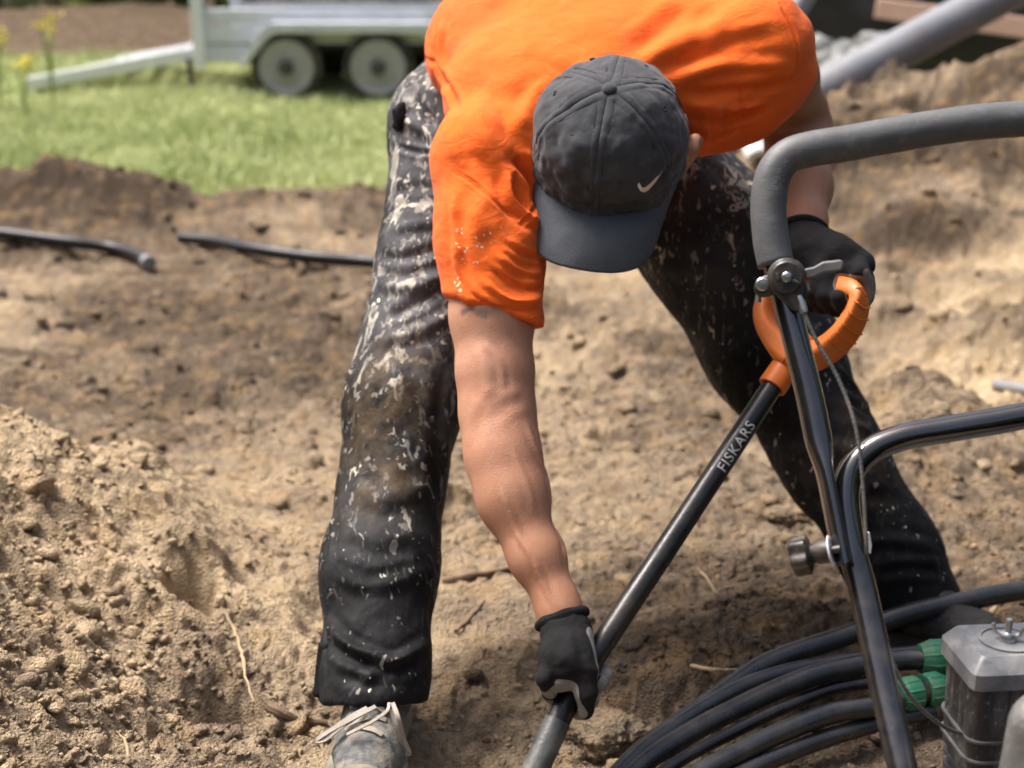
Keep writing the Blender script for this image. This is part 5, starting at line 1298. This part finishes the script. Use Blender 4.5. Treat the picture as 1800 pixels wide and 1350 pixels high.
text_mesh('FISKARS', .0195, wrap, 'lettering', M_PRINT, spade, 0)

# ------------------------------------------------------------------ machine with tubular handles
MX, MY = .60, 1.22
mach = empty('machine', (MX, MY, 0), 'small engine-driven machine with black tube handle, foam grip and dusty grey engine', 'machine')
HT = .0135
# lower U bar: up the left side, across, down the right side
LU = [P(1625, 1520, 1.335), P(1582, 1331, 1.375), P(1548, 1183, 1.41), P(1517, 1040, 1.44), P(1500, 975, 1.452), P(1490, 915, 1.462), P(1487, 868, 1.468), P(1497, 826, 1.472), P(1530, 792, 1.474), P(1585, 769, 1.474), P(1650, 757, 1.474), P(1740, 742, 1.474)]
top_c = P(1850, 726, 1.474)
mir = lambda p: np.array([2 * top_c[0] - p[0], p[1], p[2]])
full = LU + [top_c] + [mir(p) for p in LU[::-1]]
Cl = spline(full, .008); half_ = np.argmin(np.linalg.norm(Cl - LU[4], axis=1))
MB().tube(Cl[half_:], HT, 26).build('lower_handle_bar', M_TUBE, mach)
MB().tube(Cl[:half_ + 1], HT + .0003, 26).build('handle_leg', M_TUBE2, mach)
# upper tube (left and its mirror), flattened at its foot
UT = [P(1362, 455, 1.50), P(1380, 520, 1.494), P(1402, 610, 1.484), P(1423, 696, 1.474), P(1440, 780, 1.464), P(1453, 848, 1.455), P(1473, 950, 1.442), P(1481, 992, 1.437)]
Cu = spline(UT, .008)
tl = np.linspace(0, 1, len(Cu)); flatf = 1 - .42 * sstep(.60, .74, tl)
def flat_tube(C, r, fl, axis):
    V, F = sweep(C, r, 26); T_, U_, W_ = frames(C); V = V.reshape(len(C), -1, 3); e = np.asarray(axis)
    for j in range(len(C)):
        q_ = (V[j] - C[j]) @ e; V[j] += np.outer(q_ * (fl[j] - 1), e)
        g_ = nrm(np.cross(T_[j], e)); q_ = (V[j] - C[j]) @ g_; V[j] += np.outer(q_ * (1 - fl[j]) * .5, g_)
    return V.reshape(-1, 3), F
for mm in (False, True):
    C = np.array([mir(p) for p in Cu]) if mm else Cu
    V, F = flat_tube(C, HT, flatf, (1., 0, 0)); o = obj('upper_handle_tube', V, F, M_TUBE, mach); sharp(o, 50)
# foam covered cross bar
FO = [P(1364, 466, 1.50), P(1355, 420, 1.502), P(1351, 362, 1.504), P(1359, 308, 1.505), P(1385, 276, 1.505), P(1425, 262, 1.505), P(1500, 250, 1.505), P(1600, 232, 1.505), P(1700, 217, 1.505), P(1780, 210, 1.505)]
fullF = FO + [np.array([top_c[0], FO[-1][1], P(1850, 208, 1.505)[2]])] + [mir(p) for p in FO[::-1]]
Cf = spline(fullF, .005); V, F = sweep(Cf, .0182, 36); cr = np.zeros(len(V))
T_, U_, W_ = frames(Cf); curv = np.linalg.norm(np.gradient(T_, axis=0), axis=1) / .005; curv = np.convolve(curv, np.ones(9) / 9, 'same')
V = V.reshape(len(Cf), 36, 3); cen = np.gradient(T_, axis=0); inner = np.array([nrm(c) if np.linalg.norm(c) > 1e-5 else np.zeros(3) for c in cen])
rad = V - Cf[:, None, :]; side = np.einsum('ijk,ik->ij', rad, inner) / .0182; amp = sstep(6, 22, curv)[:, None] * sstep(-.1, .6, side)
s_ = np.arange(len(Cf))[:, None] * .005; ph_ = np.arange(36)[None, :] * (2 * math.pi / 36)
wr = np.maximum(0, np.sin(s_ * 1100 + 2.5 * vnoise(s_ * 120 + 0 * ph_, np.cos(ph_) * 2 + 0 * s_, s=4))) ** 3
V = V + (rad / .0182) * ((-.0007) * amp * wr + .00035 * vnoise(s_ * 60 + 0 * ph_, np.cos(ph_) * 2 + 0 * s_, np.sin(ph_) * 2 + 0 * s_, s=7))[..., None]
o = obj('foam_grip', V.reshape(-1, 3), F, M_FOAM, mach, attrs={'crease': np.clip(amp + .06, 0, 1).ravel()})
# throttle lever on the left tube
lev = empty('throttle_lever', P(1383, 487, 1.475)); lev.parent = mach; lev.matrix_parent_inverse = world_of(mach).inverted()
tc = P(1383, 487, 1.478); vd = nrm(CAM - tc); lu = nrm(np.cross(UP, vd)); lv = np.cross(vd, lu)
def LP(x, y, z=0.0): return tc + lu * x * 1.478 / FPX + lv * y * 1.478 / FPX + vd * z         # photograph pixels around the pivot
def plate(pts, z0, z1, name, mat, parent, bv=.002):
    n = len(pts); V = [LP(x, y, z) for z in (z0, z1) for x, y in pts]; F = [tuple(range(n - 1, -1, -1)), tuple(range(n, 2 * n))] + [(i, (i + 1) % n, (i + 1) % n + n, i + n) for i in range(n)]
    o = obj(name, np.array(V), F, mat, parent, False); sharp(o, 40); bevel(o, bv, 3); return o
hs = [(34 * math.cos(a), 34 * math.sin(a)) for a in np.linspace(R(-15), R(205), 22)] + [(-26, -24), (6, -56), (16, -62), (28, -58), (32, -48)]
plate(hs, -.006, .010, 'lever_housing', M_BLACKPL, lev, .003)
MB().lathe([(.0, .0095), (.0, .0096)] + [(.0165, .0097), (.0165, .0115), (.0145, .013), (.0, .0133)], tc, vd, 30).build('pivot_cap', M_BLACKPL, lev)
MB().lathe([(.0052, .012), (.0052, .0155), (.0040, .017), (.0, .0174)], tc, vd, 18).build('screw', M_STEEL, lev)
plate([(-10, 2), (-10, -2), (10, -2), (10, 2)], .0132, .0150, 'screw_slot', M_BLACKPL, lev, .0005); plate([(-19, 7), (-14, 8), (-12, -4), (-17, -6)], .0128, .0150, 'return_spring', M_DARKMET, lev, .0005); plate([(8, -2), (20, -7), (21, -12), (8, -8)], .0128, .0150, 'return_spring', M_DARKMET, lev, .0005)
plate([(26, 2), (30, 14), (46, 17), (62, 26), (92, 29), (97, 25), (97, 17), (92, 10), (64, 7), (48, -1), (32, -4)], -.002, .007, 'lever_arm', M_GREYPL, lev, .0025)
# clamp with its screws
plate([(-20, 4), (-38, 4), (-52, -4), (-58, -18), (-54, -30), (-42, -36), (-30, -34), (-16, -26)], -.010, .006, 'clamp_band', M_BLACKPL, lev, .003)
MB().lathe([(.0068, .004), (.0068, .0085), (.0055, .010), (.0, .0104)], LP(-42, -12), vd, 18).build('screw', M_STEEL, lev)
MB().tube([LP(-48, -20, -.004), LP(-50, -44, -.004)], .0030, 10).build('screw', M_STEEL, lev); MB().tube([LP(34, -12, -.004), LP(37, -24, -.004)], .0026, 10).build('screw', M_STEEL, lev)
# bowden cable
CB = spline([P(1407, 527, 1.470), P(1418, 560, 1.466), P(1440, 608, 1.462), P(1468, 655, 1.458), P(1490, 705, 1.452), P(1506, 760, 1.446), P(1515, 830, 1.442), P(1520, 900, 1.440), P(1523, 960, 1.440), P(1526, 1005, 1.446), P(1545, 1090, 1.435), P(1570, 1165, 1.425), P(1592, 1212, 1.42), P(1622, 1248, 1.43), P(1660, 1278, 1.45), P(1690, 1290, 1.47)], .0016)
rad_ = .0020 + .00025 * np.sin(np.arange(len(CB)) * 2.1); MB().tube(CB, rad_, 8).build('throttle_cable', M_CABLE, mach, True, 80)
MB().lathe([(.0042, -.004), (.0042, .010), (.0034, .014)], CB[0], CB[4] - CB[0], 12).build('cable_ferrule', M_STEEL, mach)
plate([(138, -457), (146, -458), (150, -480), (148, -497), (142, -492), (139, -475)], -.030, -.022, 'cable_clip', M_WHITEPL, mach, .001)
# star knob and its washer, left of the joint
kb = P(1470, 966, 1.428); kd_ = nrm(P(1425, 974, 1.437) - kb)
MB().lathe([(.0125, .016), (.0145, .0165), (.0148, .0175), (.0125, .0185), (.0, .0188)][::1], kb + kd_ * -.012, kd_, 26).build('washer', M_WHITEPL, mach)
MB().lathe([(.0115, .004), (.0115, .018), (.0095, .021), (.0095, .026)], kb, kd_, 24).build('knob_neck', M_BLACKPL, mach)
ku = nrm(np.cross(kd_, (0, 0, 1))); kw = np.cross(kd_, ku); mbk = MB(); n = 60; VV = []
for (rs_, t_) in ((.70, .024), (1.0, .027), (1.0, .040), (.9, .043), (.5, .0445)):
    for i in range(n):
        a_ = 2 * math.pi * i / n; r_ = .0180 * rs_ * (1 + .11 * math.cos(6 * a_)); VV.append(kb + kd_ * t_ + r_ * (math.cos(a_) * ku + math.sin(a_) * kw))
FF = [tuple(range(n - 1, -1, -1)), tuple(range(4 * n, 5 * n))] + [(j * n + i, j * n + (i + 1) % n, (j + 1) * n + (i + 1) % n, (j + 1) * n + i) for j in range(4) for i in range(n)]
sharp(obj('star_knob', np.array(VV), FF, M_BLACKPL, mach), 40)
MB().tube([kb - kd_ * .004, kb + kd_ * .02], .004, 12).build('bolt', M_BLACKPL, mach)
# engine: air filter box with bevelled lid
bx0, by1 = .437, 1.392; WX, WY = .215, .094; zt = .352; ca_, sa_ = math.cos(R(5)), math.sin(R(5))
def EB(x, y, z): return np.array([bx0 + x * ca_ - y * sa_, by1 + x * sa_ + y * ca_, z])       # x to the right, y away
def rbox(levels, name, mat, nseg=6, rr0=.018):
    """stack of rounded rectangles: (inset, z, radius)"""
    VV = []; n = 0
    for ins, z_, r_ in levels:
        loop = []
        for cx, cy, a0 in ((WX - ins - r_, -ins - r_, 0), (ins + r_, -ins - r_, 90), (ins + r_, -WY + ins + r_, 180), (WX - ins - r_, -WY + ins + r_, 270)):
            for k in range(nseg + 1): a_ = R(a0 + 90 * k / nseg); loop.append(EB(cx + r_ * math.cos(a_), cy + r_ * math.sin(a_), z_))
        n = len(loop); VV += loop
    m_ = len(levels); FF = [tuple(range(n - 1, -1, -1)) if levels[0][1] < levels[-1][1] else tuple(range(n)), tuple(range((m_ - 1) * n, m_ * n))] + [(j * n + i, j * n + (i + 1) % n, (j + 1) * n + (i + 1) % n, (j + 1) * n + i) for j in range(m_ - 1) for i in range(n)]
    o = obj(name, np.array(VV), FF, mat, eng, False); sharp(o, 24); return o
eng = empty('engine', (MX, MY + .05, .12)); eng.parent = mach; eng.matrix_parent_inverse = world_of(mach).inverted()
M_LID = plain('grey_lid_plastic', (.085, .09, .10), (.12, .126, .136), .42, scale=20, dust=.55, dustc=(.36, .35, .33), dscale=24, bump=.0003)
rbox([(.0, .318, .008), (.0, .3345, .008), (.001, .336, .008), (.0105, .3485, .005), (.0115, .3493, .005)], 'filter_lid', M_LID, 2)
rbox([(.005, .226, .018), (.004, .3175, .014)], 'filter_body', M_ENGINE2)
rbox([(.002, .2585, .018), (.002, .2610, .018)], 'body_rib', M_GREYPL); rbox([(.0025, .2365, .018), (.0025, .2390, .018)], 'body_rib', M_GREYPL)
rbox([(.014, .170, .02), (.008, .2255, .018)], 'engine_case', M_ENGINE2)
for k in range(8): rbox([(.006 + .003 * (k % 2), .170 + k * .007, .02), (.006 + .003 * (k % 2), .1735 + k * .007, .02)], 'cooling_fin', M_ENGINE)
rbox([(.03, .07, .02), (.02, .168, .02)], 'crankcase', M_CASTING)
# recessed dish with wing nut
wn_ = EB(.050, -.050, .3497)
MB().lathe([(.028, .0002), (.028, .0016), (.0255, .0020), (.025, .0004), (.0, .0003)], wn_, (0, 0, 1), 40).build('lid_dish', M_LID, eng)
MB().lathe([(.0036, .0), (.0036, .022), (.003, .023)], wn_, (0, 0, 1), 14).build('stud', M_STEEL, eng)
wl = MB().lathe([(.0085, .0006), (.0085, .006), (.0065, .009), (.0045, .0095)], wn_, (0, 0, 1), 18)
for s in (-1, 1):
    a_ = np.array([.92, -.38, 0]) * s; wl.tube(spline([wn_ + a_ * .006 + (0, 0, .005), wn_ + a_ * .012 + (0, 0, .008), wn_ + a_ * .015 + (0, 0, .016)], .002), [.0028, .0020], 8)
wl.build('wing_nut', M_STEEL, eng)
# rounded fuel tank / silencer in front at the right
fd_ = Field(P(1830, 1330, 1.30) - .15, P(1830, 1330, 1.30) + .14, .0034); fb = P(1850, 1300, 1.30)
fd_.cone(fb + (0, 0, .012), fb + (0, 0, -.10), .034, .041, .01, ((1, 0, 0), 1.15)); fd_.cone(fb + (-.03, -.004, -.075), fb + (.03, .0, -.078), .024, .024, .012)
V, F = fd_.mesh(); V = smooth_np(V, F, 2); obj('silencer', V, F, M_CASTING, eng)
# base plate the machine stands on
mbp = MB(); mbp.prism([(-.27, .03), (-.23, .0), (.23, .0), (.27, .03), (.27, .05), (.22, .022), (-.22, .022), (-.27, .05)], 0, MX - .20, MX + .24)
vv = np.array(mbp.V); vv[:, 1] += MY; o = obj('base_plate', vv, mbp.F, M_CASTING, mach, False); sharp(o, 30)
for sx in (-.10, .14):
    for sy in (-.12, .14): MB().lathe([(.022, .0), (.026, .012), (.026, .036), (.022, .05)], (MX + sx, MY + sy, .021), (0, 0, 1), 18).build('rubber_mount', M_TYRE, mach)
o = MB().box((MX - .17, MY - .19, .0715), (MX + .21, MY + .18, .095)).build('engine_deck', M_BLACKPL, mach); bevel(o, .006)
for s in (LU[0], mir(LU[0])):
    MB().tube(spline([s + (0, 0, .01), np.array([np.clip(s[0], MX - .16, MX + .20), s[1] - .03, .09])], .02), HT, 18).build('handle_foot', M_TUBE2, mach)

# ------------------------------------------------------------------ black hoses in front
def hose(pix, r_, zs, mat, lab, n=20):
    pts = [G(px, py, z_) for (px, py), z_ in zip(pix, np.interp(np.linspace(0, 1, len(pix)), np.linspace(0, 1, len(zs)), zs))]
    C = spline(pts, .012); C[:, 2] = np.maximum(C[:, 2], ground(C[:, 0], C[:, 1], False) + r_ * .5)
    o = MB().tube(C, r_, n).build('water_hose', mat); tag(o, lab, 'hose', 'black hoses on the soil'); return o
hose([(2150, 1020), (1950, 1022), (1800, 1038), (1690, 1058), (1600, 1078), (1540, 1098), (1480, 1120), (1400, 1146), (1340, 1170), (1290, 1203), (1240, 1240), (1170, 1290), (1110, 1340), (1040, 1420)], .0150, [.10, .09, .085, .075, .06, .05, .04, .03, .02, .02], M_HOSE, 'rearmost black hose arching to the right edge in front of the dark shoe')
hose([(1640, 1148), (1560, 1154), (1490, 1163), (1411, 1176), (1340, 1195), (1290, 1216), (1235, 1246), (1180, 1282), (1130, 1318), (1070, 1380), (1020, 1450)], .0125, [.05, .05, .045, .04, .03], M_HOSE, 'second black hose from the back, half hidden under the rearmost one')
c1 = hose([(1640, 1160), (1600, 1160), (1522, 1168), (1460, 1180), (1411, 1194), (1350, 1219), (1290, 1248), (1235, 1276), (1180, 1308), (1130, 1342), (1060, 1410)], .0140, [.085, .08, .075, .055, .04, .03], M_HOSE, 'thick black hose running into the upper green fitting')
hose([(1560, 1196), (1522, 1200), (1460, 1212), (1411, 1230), (1350, 1256), (1290, 1286), (1235, 1314), (1190, 1340), (1110, 1400)], .0088, [.06, .055, .045, .03], M_HOSE2, 'thin glossy black hose between the thicker ones')
hose([(1600, 1222), (1537, 1242), (1470, 1252), (1411, 1272), (1350, 1298), (1290, 1328), (1230, 1360), (1150, 1420)], .0135, [.06, .055, .045, .03], M_HOSE, 'black hose running into the lower green fitting')
hose([(1640, 1250), (1580, 1262), (1500, 1283), (1430, 1306), (1380, 1326), (1320, 1352), (1240, 1400), (1160, 1460)], .0115, [.035, .03, .028, .024], M_HOSE, 'frontmost black hose at the bottom edge of the photo')
hose([(1655, 1213), (1720, 1210), (1850, 1200), (2000, 1190)], .0135, [.06, .05, .04], M_HOSE, 'short black hose leaving the lower green fitting behind the engine')
def fitting(a, b, r_, name_lab, split=False):
    ax = nrm(b - a); L = np.linalg.norm(b - a); e_ = empty('pipe_fitting', (a + b) / 2, name_lab, 'pipe fitting', 'green compression fittings')
    def nut(o, ax_, ln, rr, nm):
        u = nrm(np.cross(ax_, (0, 0, 1))); w = np.cross(ax_, u); n = 144; VV = []
        prof = [(.74, 0), (.80, .0), (.97, .30), (1.0, .36), (1.0, .92), (.95, 1.0), (.7, 1.0)]
        for (k, t_) in prof:
            for i in range(n):
                a_ = 2 * math.pi * i / n; rib = 1 + (.06 * max(0, math.cos(10 * a_)) ** 8 if .0 < t_ < .98 else 0); VV.append(o + ax_ * t_ * ln + rr * k * rib * (math.cos(a_) * u + math.sin(a_) * w))
        FF = [(j * n + i, j * n + (i + 1) % n, (j + 1) * n + (i + 1) % n, (j + 1) * n + i) for j in range(len(prof) - 1) for i in range(n)] + [tuple(range(n - 1, -1, -1)), tuple(range((len(prof) - 1) * n, len(prof) * n))]
        sharp(obj(nm, np.array(VV), FF, M_GREEN, e_), 40)
    nut(a, ax, L * .42, r_, 'clamp_nut'); nut(b, -ax, L * .42, r_, 'clamp_nut')
    MB().lathe([(r_ * .72, .0), (r_ * .72, L * .08), (r_ * .82, L * .10), (r_ * .72, L * .12), (r_ * .72, L * .2)], a + ax * L * .40, ax, 30).build('fitting_body', M_BLACKPL, e_)
a = G(1616, 1158, .083); b = G(1790, 1150, .083); fitting(a, a + nrm(b - a) * .11, .0245, 'green compression fitting at the upper hose, half behind the engine')
a = G(1578, 1224, .06); b = G(1640, 1212, .06); fitting(a, a + nrm(b - a) * .072, .0225, 'green compression fitting at the lower hose, left of the engine')
